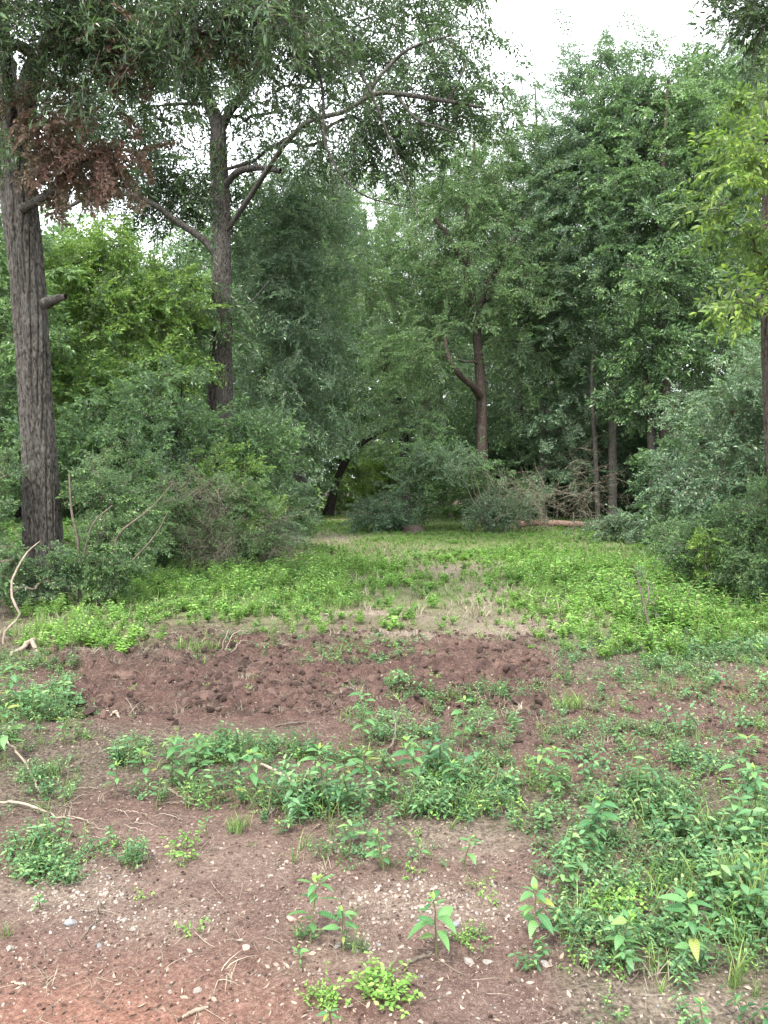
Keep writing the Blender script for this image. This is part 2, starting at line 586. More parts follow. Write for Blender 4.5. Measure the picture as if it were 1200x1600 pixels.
def build_ground():
    xs = axis(-2.9, 2.9, .022, 1.03, -400, 400)
    ys = axis(1.9, 7.4, .02, 1.03, -60, 500)
    X, Y = np.meshgrid(xs, ys)
    Z = H(X, Y)
    V = np.stack([X, Y, Z], -1).reshape(-1, 3)
    nx, ny = len(xs), len(ys)
    i = (np.arange(ny - 1)[:, None] * nx + np.arange(nx - 1)[None, :])
    Fc = np.stack([i, i + 1, i + 1 + nx, i + nx], -1).reshape(-1, 4)
    x, y = V[:, 0].astype(float), V[:, 1].astype(float)
    px, py = pix(x, y, 0)
    dirt = np.maximum(dirt_amt(x, y), (y < 1.9) * 1.0)
    lush = np.clip(np.maximum(lush_amt(x, y), short_amt(x, y)) + .6 * weed_amt(x, y), 0, 1)
    forest = np.clip(1 - dirt - sand_amt(x, y), 0, 1)
    green = np.clip(np.maximum(forest, lush * .8) * (1 - dirt * .6), 0, 1)
    reg = np.stack([red_amt(x, y), green, np.clip(np.maximum(sand_amt(x, y), .45 * gravel_amt(x, y)), 0, 1), np.ones_like(x)], -1)
    clr = np.clip(np.maximum(short_amt(x, y), lush_amt(x, y)), 0, 1) * (y > 7)
    reg2 = np.stack([rubble_amt(x, y), clr, green * 0, np.ones_like(x)], -1)
    me = mesh('ground', V, Fc, [ground_mat()], None, True,
              {'region': ('FLOAT_COLOR', 'POINT', reg.astype(np.float32)), 'region2': ('FLOAT_COLOR', 'POINT', reg2.astype(np.float32))})
    o = link(bpy.data.objects.new('ground', me))
    tag(o, kind='structure')


build_ground()


# ------------------------------------------------------------------ scatter by geometry nodes
def euler_from(dirs, roll):
    """XYZ eulers that turn +X onto dirs with +Z near up, then rolled"""
    X = dirs / (np.linalg.norm(dirs, axis=1)[:, None] + 1e-9)
    up = np.array([0.02, 0.01, 1.0])
    Y = np.cross(up, X); Y /= np.linalg.norm(Y, axis=1)[:, None] + 1e-9
    Z = np.cross(X, Y)
    c, s = np.cos(roll)[:, None], np.sin(roll)[:, None]
    Y2 = Y * c + Z * s
    Z2 = np.cross(X, Y2)
    # R columns X,Y2,Z2
    ey = np.arcsin(np.clip(-X[:, 2], -1, 1))
    ex = np.arctan2(Y2[:, 2], Z2[:, 2])
    ez = np.arctan2(X[:, 1], X[:, 0])
    return np.stack([ex, ey, ez], -1)


_GN = {}


def scatter_group(key, srcs):
    if key in _GN:
        return _GN[key]
    ng = bpy.data.node_groups.new('scatter_' + key, 'GeometryNodeTree')
    ng.interface.new_socket('Geometry', in_out='INPUT', socket_type='NodeSocketGeometry')
    ng.interface.new_socket('Geometry', in_out='OUTPUT', socket_type='NodeSocketGeometry')
    gi = ng.nodes.new('NodeGroupInput'); go = ng.nodes.new('NodeGroupOutput')
    j = ng.nodes.new('GeometryNodeJoinGeometry')
    for s in srcs:
        oi = ng.nodes.new('GeometryNodeObjectInfo')
        oi.inputs['Object'].default_value = s
        oi.inputs['As Instance'].default_value = True
        ng.links.new(oi.outputs['Geometry'], j.inputs[0])
    ip = ng.nodes.new('GeometryNodeInstanceOnPoints')
    ip.inputs['Pick Instance'].default_value = True

    def na(nm, typ):
        n = ng.nodes.new('GeometryNodeInputNamedAttribute'); n.data_type = typ
        n.inputs['Name'].default_value = nm
        return [o for o in n.outputs if o.enabled and o.name == 'Attribute'][0]
    ng.links.new(gi.outputs[0], ip.inputs['Points'])
    ng.links.new(j.outputs[0], ip.inputs['Instance'])
    ng.links.new(na('idx', 'INT'), ip.inputs['Instance Index'])
    ng.links.new(na('rot', 'FLOAT_VECTOR'), ip.inputs['Rotation'])
    ng.links.new(na('scl', 'FLOAT_VECTOR'), ip.inputs['Scale'])
    ng.links.new(ip.outputs[0], go.inputs[0])
    _GN[key] = ng
    return ng


STATS = {}


def scatter(name, key, pos, rot, scl, tint, parent=None, rng=RNG):
    pos = np.asarray(pos, np.float32)
    n = len(pos)
    STATS[name] = STATS.get(name, 0) + n
    scl = np.asarray(scl, np.float32)
    if scl.ndim == 1:
        scl = np.repeat(scl[:, None], 3, 1)
    me = mesh(name, pos, [], None, None, False, {
        'rot': ('FLOAT_VECTOR', 'POINT', np.asarray(rot, np.float32)),
        'scl': ('FLOAT_VECTOR', 'POINT', scl),
        'tint': ('FLOAT', 'POINT', np.clip(tint, 0, 1).astype(np.float32)),
        'idx': ('INT', 'POINT', rng.integers(0, len(SRC[key]), n).astype(np.int32))})
    o = link(bpy.data.objects.new(name, me), parent)
    md = o.modifiers.new('scatter', 'NODES')
    md.node_group = scatter_group(key, SRC[key])
    o['kind'] = 'stuff'
    return o


# ------------------------------------------------------------------ small source shapes
def rotz(v, a):
    c, s = cos(a), sin(a)
    return np.stack([v[:, 0] * c - v[:, 1] * s, v[:, 0] * s + v[:, 1] * c, v[:, 2]], -1)


def place(V, origin, d, nrm):
    d = d / (np.linalg.norm(d) + 1e-9)
    s = np.cross(nrm, d); s /= np.linalg.norm(s) + 1e-9
    n = np.cross(d, s)
    return origin + V[:, :1] * d + V[:, 1:2] * s + V[:, 2:3] * n


def leaf2(mb, o, d, nrm, L, W, m, a, fold=.25):
    V = np.array([[0, 0, 0], [.42 * L, W / 2, fold * W], [L, 0, -.08 * L], [.42 * L, -W / 2, fold * W]])
    mb.add(place(V, o, d, nrm), [(0, 2, 1), (0, 3, 2)], m, a)


def leafN(mb, o, d, nrm, L, W, m, a, droop=.25, k=5, fold=.18):
    """curved ovate leaf with midrib"""
    t = np.linspace(0, 1, k + 1)
    w = W / 2 * np.sin(pi * t ** .75) ** .85
    z = -droop * L * t ** 2
    mid = np.stack([L * t, 0 * t, z], -1)
    Lf = np.stack([L * t, w, z + fold * w], -1)
    Rt = np.stack([L * t, -w, z + fold * w], -1)
    V = np.vstack([mid, Lf[1:-1], Rt[1:-1]])
    n = k + 1
    Fc = []
    for i in range(k):
        l0 = n + i - 1; l1 = n + i
        r0 = n + (k - 1) + i - 1; r1 = n + (k - 1) + i
        if i == 0:
            Fc += [(0, 1, l1), (0, r1, 1)]
        elif i == k - 1:
            Fc += [(i, i + 1, l0), (i, r0, i + 1)]
        else:
            Fc += [(i, i + 1, l1, l0), (i, r0, r1, i + 1)]
    mb.add(place(V, o, d, nrm), Fc, m, a)


def spray(rng, L=.8, nside=9, nleaf=8, ll=.085, lw=.022, droop=.25, up=.0, side_len=.38, lmat='oak_leaf', planar=.85, near=False, stem=True, bare=0., smat='twig'):
    mb = MB()
    t = np.linspace(0, 1, 6)
    main = np.stack([L * t, .06 * L * np.sin(t * 3 + rng.uniform(0, 6)), -droop * L * t ** 2 + up * L * t], -1)
    if stem:
        mb.tube(main, .0045 * (1.15 - t), 3, 0)

    def leaves(path, n):
        for q in range(n):
            if rng.random() < bare:
                continue
            u = (q + rng.uniform(.2, 1)) / n
            u = min(u, 1)
            k = min(int(u * (len(path) - 1)), len(path) - 2)
            f = u * (len(path) - 1) - k
            p = path[k] * (1 - f) + path[k + 1] * f
            td = path[k + 1] - path[k]; td /= np.linalg.norm(td)
            sgn = 1 if q % 2 else -1
            sdv = np.cross([0, 0, 1], td); sdv /= np.linalg.norm(sdv) + 1e-9
            d = td * rng.uniform(.3, .9) + sdv * sgn * rng.uniform(.5, 1.) + np.array([0, 0, rng.uniform(-.55, .3)])
            nrm = np.array([rng.normal(0, planar), rng.normal(0, planar), 1.0])
            s = rng.uniform(.6, 1.3)
            if near:
                leafN(mb, p, d, nrm, ll * s, lw * s, 1, rng.random(), rng.uniform(.05, .4), 4)
            else:
                leaf2(mb, p, d, nrm, ll * s, lw * s, 1, rng.random())
    for q in range(nside):
        u = .12 + .85 * (q + rng.uniform(0, .6)) / nside
        k = min(int(u * 5), 4); f = u * 5 - k
        p = main[k] * (1 - f) + main[k + 1] * f
        sgn = 1 if q % 2 else -1
        ang = sgn * rng.uniform(.5, 1.1)
        l = L * side_len * (1.1 - .6 * u) * rng.uniform(.7, 1.2)
        d = np.array([cos(ang), sin(ang), rng.uniform(-.35, .35)])
        tt = np.linspace(0, 1, 4)[:, None]
        path = p + d * l * tt + np.array([0, 0, -droop * .7 * l]) * tt ** 2
        if stem:
            mb.tube(path, .0026 * (1.2 - tt[:, 0]), 3, 0)
        leaves(path, nleaf)
    leaves(main, nleaf)
    return mb.mesh('spray', [M[smat], M[lmat]])


def compound(rng, L=.5, nfr=7, pairs=4, ll=.10, lw=.035, lmat='lime_leaf', droop=.5):
    """twig with pinnate leaves of drooping leaflets"""
    mb = MB()
    t = np.linspace(0, 1, 6)
    main = np.stack([L * t, .05 * L * np.sin(t * 4 + rng.uniform(0, 6)), -.15 * L * t ** 2], -1)
    mb.tube(main, .004 * (1.2 - t), 3, 0)
    for q in range(nfr):
        u = (q + .6) / nfr
        k = min(int(u * 5), 4); f = u * 5 - k
        p = main[k] * (1 - f) + main[k + 1] * f
        ang = (1 if q % 2 else -1) * rng.uniform(.4, 1.2) + (0 if q < nfr - 1 else 0)
        l = rng.uniform(.16, .28)
        d = np.array([cos(ang), sin(ang), rng.uniform(.0, .3)])
        tt = np.linspace(0, 1, 5)[:, None]
        path = p + d * l * tt + np.array([0, 0, -droop * l]) * tt ** 2
        mb.tube(path, .0016, 3, 0)
        sd = np.cross([0, 0, 1], d); sd /= np.linalg.norm(sd)
        for w in range(pairs):
            j = 1 + w * 3 / max(pairs - 1, 1)
            k2 = min(int(j), 3); f2 = j - k2
            pp = path[k2] * (1 - f2) + path[k2 + 1] * f2
            for s_ in (-1, 1):
                dd = d * .6 + sd * s_ * .9 + np.array([0, 0, rng.uniform(-.8, -.1)])
                s = rng.uniform(.75, 1.1)
                leafN(mb, pp, dd, np.array([rng.normal(0, .4), rng.normal(0, .4), 1.]), ll * s, lw * s, 1, rng.random(), .3, 4)
        leafN(mb, path[-1], d + np.array([0, 0, -.6]), np.array([0, 0, 1.]) + rng.normal(0, .3, 3), ll * 1.1, lw * 1.1, 1, rng.random(), .3, 4)
    return mb.mesh('spray', [M['twig'], M[lmat]])


def herb(rng, h=.12, nst=5, nl=5, ll=.045, lw=.025, lmat='herb_leaf', spread=.8, foot=0., near=True, smat='green_stem'):
    """small weed: a few stems with leaf pairs"""
    mb = MB()
    for q in range(nst):
        a = rng.uniform(0, 2 * pi); lean = rng.uniform(.1, spread)
        hh = h * rng.uniform(.5, 1.1)
        t = np.linspace(0, 1, 4)
        path = np.stack([cos(a) * lean * hh * t ** 1.4, sin(a) * lean * hh * t ** 1.4, hh * t], -1)
        path += rng.normal(0, .02 * h, 3) + np.array([rng.normal(0, foot), rng.normal(0, foot), 0])
        path[:, 2] -= path[0, 2] + .005
        mb.tube(path, h * .012 + .0006, 3, 0)
        for w in range(nl):
            u = .25 + .75 * (w + 1) / nl
            k = min(int(u * 3), 2); f = u * 3 - k
            p = path[k] * (1 - f) + path[k + 1] * f
            az = w * 1.57 + rng.uniform(-.3, .3)
            for s_ in (0, pi):
                d = np.array([cos(az + s_), sin(az + s_), rng.uniform(-.1, .5)])
                s = rng.uniform(.7, 1.15) * (1.1 - .35 * u)
                nrm = np.array([rng.normal(0, .25), rng.normal(0, .25), 1.])
                if near:
                    leafN(mb, p, d, nrm, ll * s, lw * s, 1, rng.random(), rng.uniform(.1, .4), 3)
                else:
                    leaf2(mb, p, d, nrm, ll * s, lw * s, 1, rng.random())
    return mb.mesh('herb', [M[smat], M[lmat]])


def grass(rng, h=.2, n=16, w=.005, spread=.5, mats=('grass',)):
    mb = MB()
    for q in range(n):
        a = rng.uniform(0, 2 * pi); hh = h * rng.uniform(.4, 1.1); lean = rng.uniform(.05, spread)
        t = np.linspace(0, 1, 5)
        r = lean * hh * t ** 1.8
        z = hh * t * (1 - .45 * lean * t ** 1.5)
        c = np.stack([cos(a) * r, sin(a) * r, z], -1) + np.array([rng.normal(0, .02), rng.normal(0, .02), -.005])
        sdv = np.array([-sin(a), cos(a), 0]) * w * .5
        ww = (1 - t ** 2)[:, None]
        V = np.vstack([c - sdv * ww, c + sdv * ww])
        Fc = [(i, i + 1, i + 6, i + 5) for i in range(4)]
        mb.add(V, Fc, 0 if rng.random() > .0 else 0, rng.random())
    return mb.mesh('grass', [M[mats[0]]])


def rock(rng, sub=2, rough=.25, mat='stone', flat=.7, cuts=3):
    import bmesh
    bm = bmesh.new()
    bmesh.ops.create_icosphere(bm, subdivisions=sub, radius=.5)
    V = np.array([v.co[:] for v in bm.verts])
    for c in range(cuts + 3):
        n = rng.normal(size=3); n /= np.linalg.norm(n)
        lim = rng.uniform(.20, .40)
        d = V @ n
        V = V - np.maximum(d - lim, 0)[:, None] * n * .95
    V *= 1 + rough * .4 * rng.normal(0, .4, (len(V), 1))
    V *= np.array([1, rng.uniform(.65, 1), flat * rng.uniform(.8, 1.1)])
    Fc = [tuple(v.index for v in f.verts) for f in bm.faces]
    bm.free()
    return mesh('rock', V, Fc, [M[mat]], None, False)


def strand(rng, L=.18, r=.0016, mat='straw', bend=.3):
    mb = MB()
    t = np.linspace(0, 1, 5)
    p = np.stack([L * (t - .5), bend * L * np.sin(t * 3 + rng.uniform(0, 6)) * .4, .004 + .12 * L * rng.random() * np.sin(t * pi)], -1)
    mb.tube(p, r * (1.1 - .5 * t), 3, 0)
    return mb.mesh('strand', [M[mat]])


def curl(rng, L=.05, mat='litter'):
    mb = MB()
    leafN(mb, np.array([-L / 2, 0, .004]), np.array([1, rng.normal(0, .2), .1]), np.array([rng.normal(0, .5), rng.normal(0, .5), 1]), L, L * rng.uniform(.3, .55), 0, .5, rng.uniform(-.3, .5), 3, rng.uniform(-.4, .6))
    return mb.mesh('curl', [M[mat]])


def srcs(fn, num, seed, **kw):
    out = []
    for i in range(num):
        out.append(bpy.data.objects.new('source', fn(np.random.default_rng(seed + i), **kw)))
    return out


SRC = {
    'oak_near': srcs(spray, 5, 100, L=.75, nside=8, nleaf=7, ll=.095, lw=.026, near=False, droop=.35),
    'oak': srcs(spray, 5, 110, L=1.0, nside=9, nleaf=6, ll=.150, lw=.045, droop=.3),
    'willow': srcs(spray, 5, 115, L=1.0, nside=9, nleaf=7, ll=.135, lw=.038, droop=.3, lmat='blue_leaf'),
    'feather': srcs(spray, 6, 118, L=1.0, nside=11, nleaf=9, ll=.095, lw=.036, droop=.3, lmat='mid_leaf', planar=1.),
    'mid': srcs(spray, 5, 120, L=.95, nside=9, nleaf=6, ll=.135, lw=.070, droop=.2, lmat='mid_leaf'),
    'lime': srcs(spray, 5, 130, L=.9, nside=8, nleaf=6, ll=.130, lw=.066, droop=.2, lmat='lime_leaf'),
    'blue': srcs(spray, 5, 140, L=.95, nside=10, nleaf=7, ll=.110, lw=.052, droop=.1, lmat='blue_leaf'),
    'privet': srcs(spray, 5, 150, L=.55, nside=8, nleaf=7, ll=.062, lw=.032, droop=.25, lmat='blue_leaf'),
    'bush': srcs(spray, 6, 160, L=.55, nside=8, nleaf=6, ll=.070, lw=.034, droop=.15, lmat='mid_leaf'),
    'dead': srcs(spray, 3, 170, L=.6, nside=9, nleaf=9, ll=.095, lw=.050, droop=.5, lmat='dead_leaf', planar=1.2),
    'bare': srcs(spray, 4, 180, L=.8, nside=7, nleaf=3, ll=.05, lw=.02, droop=.1, bare=.75, side_len=.5, smat='straw'),
    'pinnate': srcs(compound, 4, 190, lmat='hickory_leaf'),
    'weedtall': srcs(herb, 5, 200, h=.34, nst=4, nl=8, ll=.085, lw=.030, lmat='weed_leaf', spread=.4, near=False),
    'weedlow': srcs(herb, 5, 210, h=.17, nst=6, nl=5, ll=.070, lw=.034, lmat='weed_leaf', spread=.9, near=False),
    'weedfore': srcs(herb, 6, 215, h=.20, nst=4, nl=5, ll=.070, lw=.030, spread=.8, foot=.05),
    'herb': srcs(herb, 8, 220, h=.10, nst=6, nl=3, ll=.032, lw=.017, spread=1.3, foot=.04),
    'ragweed': srcs(herb, 4, 230, h=.15, nst=4, nl=6, ll=.040, lw=.010, spread=.8, foot=.03),
    'limeherb': srcs(herb, 4, 240, h=.08, nst=5, nl=3, ll=.026, lw=.015, lmat='weed_leaf', spread=1.1, foot=.03),
    'grass': srcs(grass, 5, 250, h=.16, n=16, w=.005, spread=.9),
    'grasstall': srcs(grass, 4, 260, h=.34, n=22, w=.008, spread=.8),
    'strawgrass': srcs(grass, 4, 270, h=.10, n=14, w=.004, spread=1.6, mats=('straw',)),
    'clod': srcs(rock, 5, 280, sub=2, rough=.5, mat='clod', flat=.7),
    'pebble': srcs(rock, 5, 290, sub=1, rough=.2, mat='pebble', flat=.6),
    'strand': srcs(strand, 6, 300),
    'twiglet': srcs(strand, 5, 310, L=.22, r=.003, mat='twig'),
    'litter': srcs(curl, 6, 320),
}


# ------------------------------------------------------------------ trees
def bark_trunk(name, pts, parent, mat, sides=40, step=.05, ridge=.06, flare=.5, k=9):
    """tapered trunk; furrows are real relief. pts rows: x, y, z, r"""
    pts = np.asarray(pts, float)
    length = np.linalg.norm(np.diff(pts[:, :3], axis=0), axis=1).sum()
    n = max(int(length / step), 6)
    s = spline(pts, n)
    c, r = s[:, :3], s[:, 3]
    zrel = (c[:, 2] - c[0, 2])
    r = r * (1 + flare * np.exp(-zrel / .45))
    T = np.gradient(c, axis=0); T /= np.linalg.norm(T, axis=1)[:, None]
    U = np.cross(T, [0, 1, .02]); U /= np.linalg.norm(U, axis=1)[:, None]
    W = np.cross(T, U)
    a = np.arange(sides) * 2 * pi / sides
    l = np.linspace(0, length, n)
    sd = int(abs(pts[0, 0] * 100)) % 97
    A, Lm = np.meshgrid(a, l)
    kk = k / (2 * pi)
    # periodic furrow noise
    u = A * kk
    f1 = np.abs(vnoise(np.cos(A) * k * .5 + 3, np.sin(A) * k * .5 + Lm * 1.1, sd) - .5) * 2
    f2 = vnoise(np.cos(A) * k * 1.6 + Lm * .4, np.sin(A) * k * 1.6 + Lm * 2.6, sd + 5)
    f3 = vnoise(np.cos(A) * 1.4 + 9, np.sin(A) * 1.4 + Lm * .5, sd + 9)
    R = r[:, None] * (1 + ridge * (smooth(0, .35, f1) - .8) * 1.5 + ridge * .8 * (f2 - .5) + .16 * (f3 - .5))
    V = c[:, None, :] + R[..., None] * (np.cos(A)[..., None] * U[:, None, :] + np.sin(A)[..., None] * W[:, None, :])
    V = V.reshape(-1, 3)
    i = np.arange(n - 1)[:, None] * sides; j = np.arange(sides)[None, :]; k2 = (j + 1) % sides
    Fc = np.stack([i + j, i + k2, i + sides + k2, i + sides + j], -1).reshape(-1, 4)
    me = mesh(name, V, Fc, [mat], None, True)
    return link(bpy.data.objects.new(name, me), parent)


def PD(rows, d=None):
    """rows of px, py, [depth], radius_px -> x y z r"""
    out = []
    for r in rows:
        if d is None:
            px, py, dd, rp = r
        else:
            px, py, rp = r; dd = d
        p = P(px, py, dd)
        out.append([p[0], p[1], p[2], rp / F * dd])
    return np.array(out)


def lobes_px(rows):
    """px, py, depth, rpx, rpy, n [, tint] -> centre, radii, n, tint"""
    out = []
    for r in rows:
        px, py, d, rx, ry, n = r[:6]
        ti = r[6] if len(r) > 6 else .4
        out.append((P(px, py, d), np.array([rx / F * d, min(rx, ry * 1.2) / F * d * .9, ry / F * d]), n, ti))
    return out


LACE = {'feather': .62, 'willow': .66, 'oak_near': .72, 'oak': .62, 'mid': .66, 'lime': .75, 'blue': .66, 'privet': .85, 'bush': .8}


def crown(root, trunk_pts, lobes, key, k=13, spread=.55, scale=1.0, droop=.1, seed=0, bark=None, start=.35, r0=.006, limbs_name='branches', fname='foliage', hmin=None, maxr=.09):
    rng = np.random.default_rng(seed)
    pos = []; tin = []
    for c, rad, n, ti in lobes:
        v = rng.normal(size=(n, 3)); v /= np.linalg.norm(v, axis=1)[:, None]
        rr = rng.uniform(.25, 1, (n, 1)) ** .45
        pos.append(c + v * rr * rad); tin.append(np.full(n, ti))
    pos = np.concatenate(pos); tin = np.concatenate(tin)
    ok = pos[:, 2] > (hmin if hmin is not None else .25)
    pos = pos[ok]; tin = tin[ok]
    tr = spline(trunk_pts, 40)
    z0 = tr[0, 2] + start * (tr[-1, 2] - tr[0, 2])
    base = tr[tr[:, 2] >= z0]
    nodes = [b[:3] for b in base]; par = [-1] + list(range(len(base) - 1)); nb = len(base)
    ax = base[:, :3]
    dist = np.array([np.linalg.norm(ax - p, axis=1).min() for p in pos])
    order = np.argsort(dist)
    chains = []
    NP = np.zeros((nb + len(pos) * 5, 3)); NP[:nb] = ax
    cnt = nb
    parr = list(par)
    bdir = np.zeros_like(pos)
    for oi in order:
        p = pos[oi]
        d = NP[:cnt] - p
        h = np.linalg.norm(d, axis=1)
        cost = h * (1 + .9 * np.maximum(d[:, 2] / (h + .01), 0)) + .22 * np.linalg.norm(NP[:cnt, :2] - ax[0, :2], axis=1)
        i = int(np.argmin(cost))
        a = NP[i].copy(); L = h[i]
        m_ = 5
        t = np.linspace(0, 1, m_)[:, None]
        bend = rng.normal(0, .07 * L, 3) + np.array([0, 0, .10 * L])
        path = a * (1 - t) + p * t + np.sin(t * pi) * bend
        path[1:-1] += rng.normal(0, .035 * L, (m_ - 2, 3))
        ids = [i]
        for q in range(1, m_):
            NP[cnt] = path[q]; parr.append(ids[-1]); ids.append(cnt); cnt += 1
        chains.append(ids)
        bdir[oi] = path[-1] - path[-2]
    w = np.zeros(cnt)
    for ids in chains:
        w[ids[-1]] += 1
    for i in range(cnt - 1, nb - 1, -1):
        w[parr[i]] += w[i]
    rad = np.minimum(r0 * np.maximum(w, 1) ** .55, maxr)
    Vs = []; Fs = []; off = 0
    for ids in chains:
        pts = NP[ids]; r = rad[ids].copy()
        r[0] = min(r[0], r[1] * 1.15)
        r[-1] *= .5
        V, Fc = tube_geo(pts, r, 4 if r[1] < .03 else 6)
        Vs.append(V); Fs.append(Fc + off); off += len(V)
    me = mesh(limbs_name, np.concatenate(Vs), np.concatenate(Fs), [bark or M['bark_dark']], None, True)
    bo = link(bpy.data.objects.new(limbs_name, me), root)
    bo['kind'] = 'stuff'
    # sprays round every branch tip
    n = len(pos)
    k = k * LACE.get(key, 1.)
    kk = rng.integers(int(k * .5), int(k * 1.5) + 1, n)
    ci = np.repeat(np.arange(n), kk)
    off_ = rng.normal(0, 1, (len(ci), 3)) * np.array([1, 1, .75]) * spread * scale
    pp = pos[ci] + off_
    out = bdir[ci]; out /= np.linalg.norm(out, axis=1)[:, None] + 1e-9
    o2 = off_ / (np.linalg.norm(off_, axis=1)[:, None] + 1e-9)
    dd = out * .8 + o2 * .9 + rng.normal(0, .35, (len(ci), 3))
    dd[:, 2] = dd[:, 2] * .9 - droop
    pp = pp - dd * .25 * scale
    rot = euler_from(dd, rng.normal(0, .7, len(ci)))
    clt = rng.normal(0, .16, n)
    tint = tin[ci] + clt[ci] + rng.normal(0, .10, len(ci))
    keep = pp[:, 2] > .05
    fo = scatter(fname, key, pp[keep], rot[keep], scale * rng.uniform(.7, 1.25, keep.sum()), tint[keep], root, rng)
    return fo


def tree(name, label, trunk_px, lobes, key, bark='bark_dark', group=None, d=None, k=13, spread=.55, scale=1., droop=.1, seed=0, start=.35, sides=20, step=.15, ridge=.05, flare=.4, cat='tree', r0=.006, extra=None, maxr=.09):
    tp = PD(trunk_px, d)
    bx, by = tp[0, 0], tp[0, 1]
    gz = float(H(bx, by, False))
    tp[0, 2] = gz - .08
    root = empty(name, (0, 0, 0))
    tag(root, label, cat, group)
    bark_trunk('trunk', tp, root, M[bark], sides, step, ridge, flare)
    for e in (extra or []):
        ep = PD(e)
        bark_trunk('limb', ep, root, M[bark], 12, .12, ridge, 0)
    crown(root, tp, lobes_px(lobes), key, k, spread, scale, droop, seed, M[bark], start, r0, maxr=maxr)
    recentre(root, (bx, by, gz))
    return root


def recentre(root, base):
    """put the Empty at the thing's base while every part keeps its place"""
    import mathutils
    v = mathutils.Vector(base)
    root.location = v
    for ch in root.children:
        ch.location = ch.location - v


# --- near oak at the left edge
tree('oak_tree', 'big rough grey-barked oak trunk rising at the left edge of the picture',
     [(72, 948, 9.5, 29), (66, 800, 9.5, 25.5), (58, 650, 9.5, 24.5), (49, 500, 9.5, 24.5), (38, 380, 9.5, 25), (26, 280, 9.5, 25), (9, 150, 9.4, 20), (-6, 0, 9.3, 16), (-25, -350, 9.2, 14), (-30, -800, 9, 8)],
     [(60, 30, 8, 110, 80, 20, .15), (210, 40, 8, 110, 65, 19, .3), (340, 10, 7.5, 110, 60, 15, .2), (455, 50, 7.2, 60, 70, 6, .3),
      (250, -250, 8, 350, 160, 60, .3), (-200, -100, 9, 200, 250, 40, .3), (-150, -500, 9, 400, 200, 60, .3), (12, 230, 8.8, 20, 25, 1, .4),
      (500, 150, 7.6, 70, 50, 3, .3), (600, -60, 7.5, 120, 50, 8, .3)],
     'oak_near', 'bark_oak', k=13, spread=.34, scale=.75, droop=.5, seed=11, start=.45, sides=150, step=.012, ridge=.10, flare=.35,
     extra=[[(30, 210, 9.4, 18), (52, 110, 9.1, 15), (90, 60, 8.8, 11), (160, 10, 8.4, 9), (300, -60, 7.8, 6), (460, 0, 7.4, 3)],
            [(72, 474, 9.3, 9), (86, 468, 9.1, 7), (103, 463, 9.0, 4)],
            [(440, -10, 7.4, 3), (500, 120, 7.3, 2.6), (510, 230, 7.3, 2.2), (560, 300, 7.3, 1.6), (640, 325, 7.3, .8)],
            [(470, 20, 7.3, 3), (560, 110, 7.2, 2.2), (610, 220, 7.2, 1.6), (655, 340, 7.2, 1.0)],
            [(28, 330, 9.4, 8), (80, 300, 9.0, 6), (130, 250, 8.8, 4), (190, 230, 8.6, 2)]])
oak = bpy.data.objects['oak_tree']


def extra_foliage(root, name, lobes, key, k, spread, scale, droop, seed, label=None):
    """sprays on short twigs added to a thing that already stands"""
    v = np.array(root.location)
    rng = np.random.default_rng(seed)
    pp, dd, tt = [], [], []
    for c, rad, n, ti in lobes:
        q = n * k
        u = rng.normal(size=(q, 3)); u /= np.linalg.norm(u, axis=1)[:, None]
        p = c + u * rng.uniform(0, 1, (q, 1)) ** .5 * rad
        pp.append(p); dd.append(u * np.array([1, 1, .4]) + rng.normal(0, .4, (q, 3)) + np.array([0, 0, -droop])); tt.append(np.full(q, ti) + rng.normal(0, .15, q))
    pp = np.concatenate(pp) - v; dd = np.concatenate(dd); tt = np.concatenate(tt)
    o = scatter(name, key, pp, euler_from(dd, rng.normal(0, .5, len(pp))), scale * rng.uniform(.7, 1.2, len(pp)), tt, root, rng)
    if label: o['label'] = label
    return o


extra_foliage(oak, 'dead_foliage', lobes_px([(130, 205, 8.7, 70, 75, 8, .7), (75, 175, 9, 35, 60, 5, .6), (165, 240, 8.7, 45, 45, 5, .8), (100, 270, 9, 50, 30, 3, .7), (215, 60, 8.2, 40, 35, 3, .3), (140, 60, 8.2, 60, 35, 3, .3), (330, 40, 7.8, 40, 20, 1, .3)]),
              'dead', 5, .38, .66, .5, 5, 'withered red-brown leaves hanging beside the trunk')

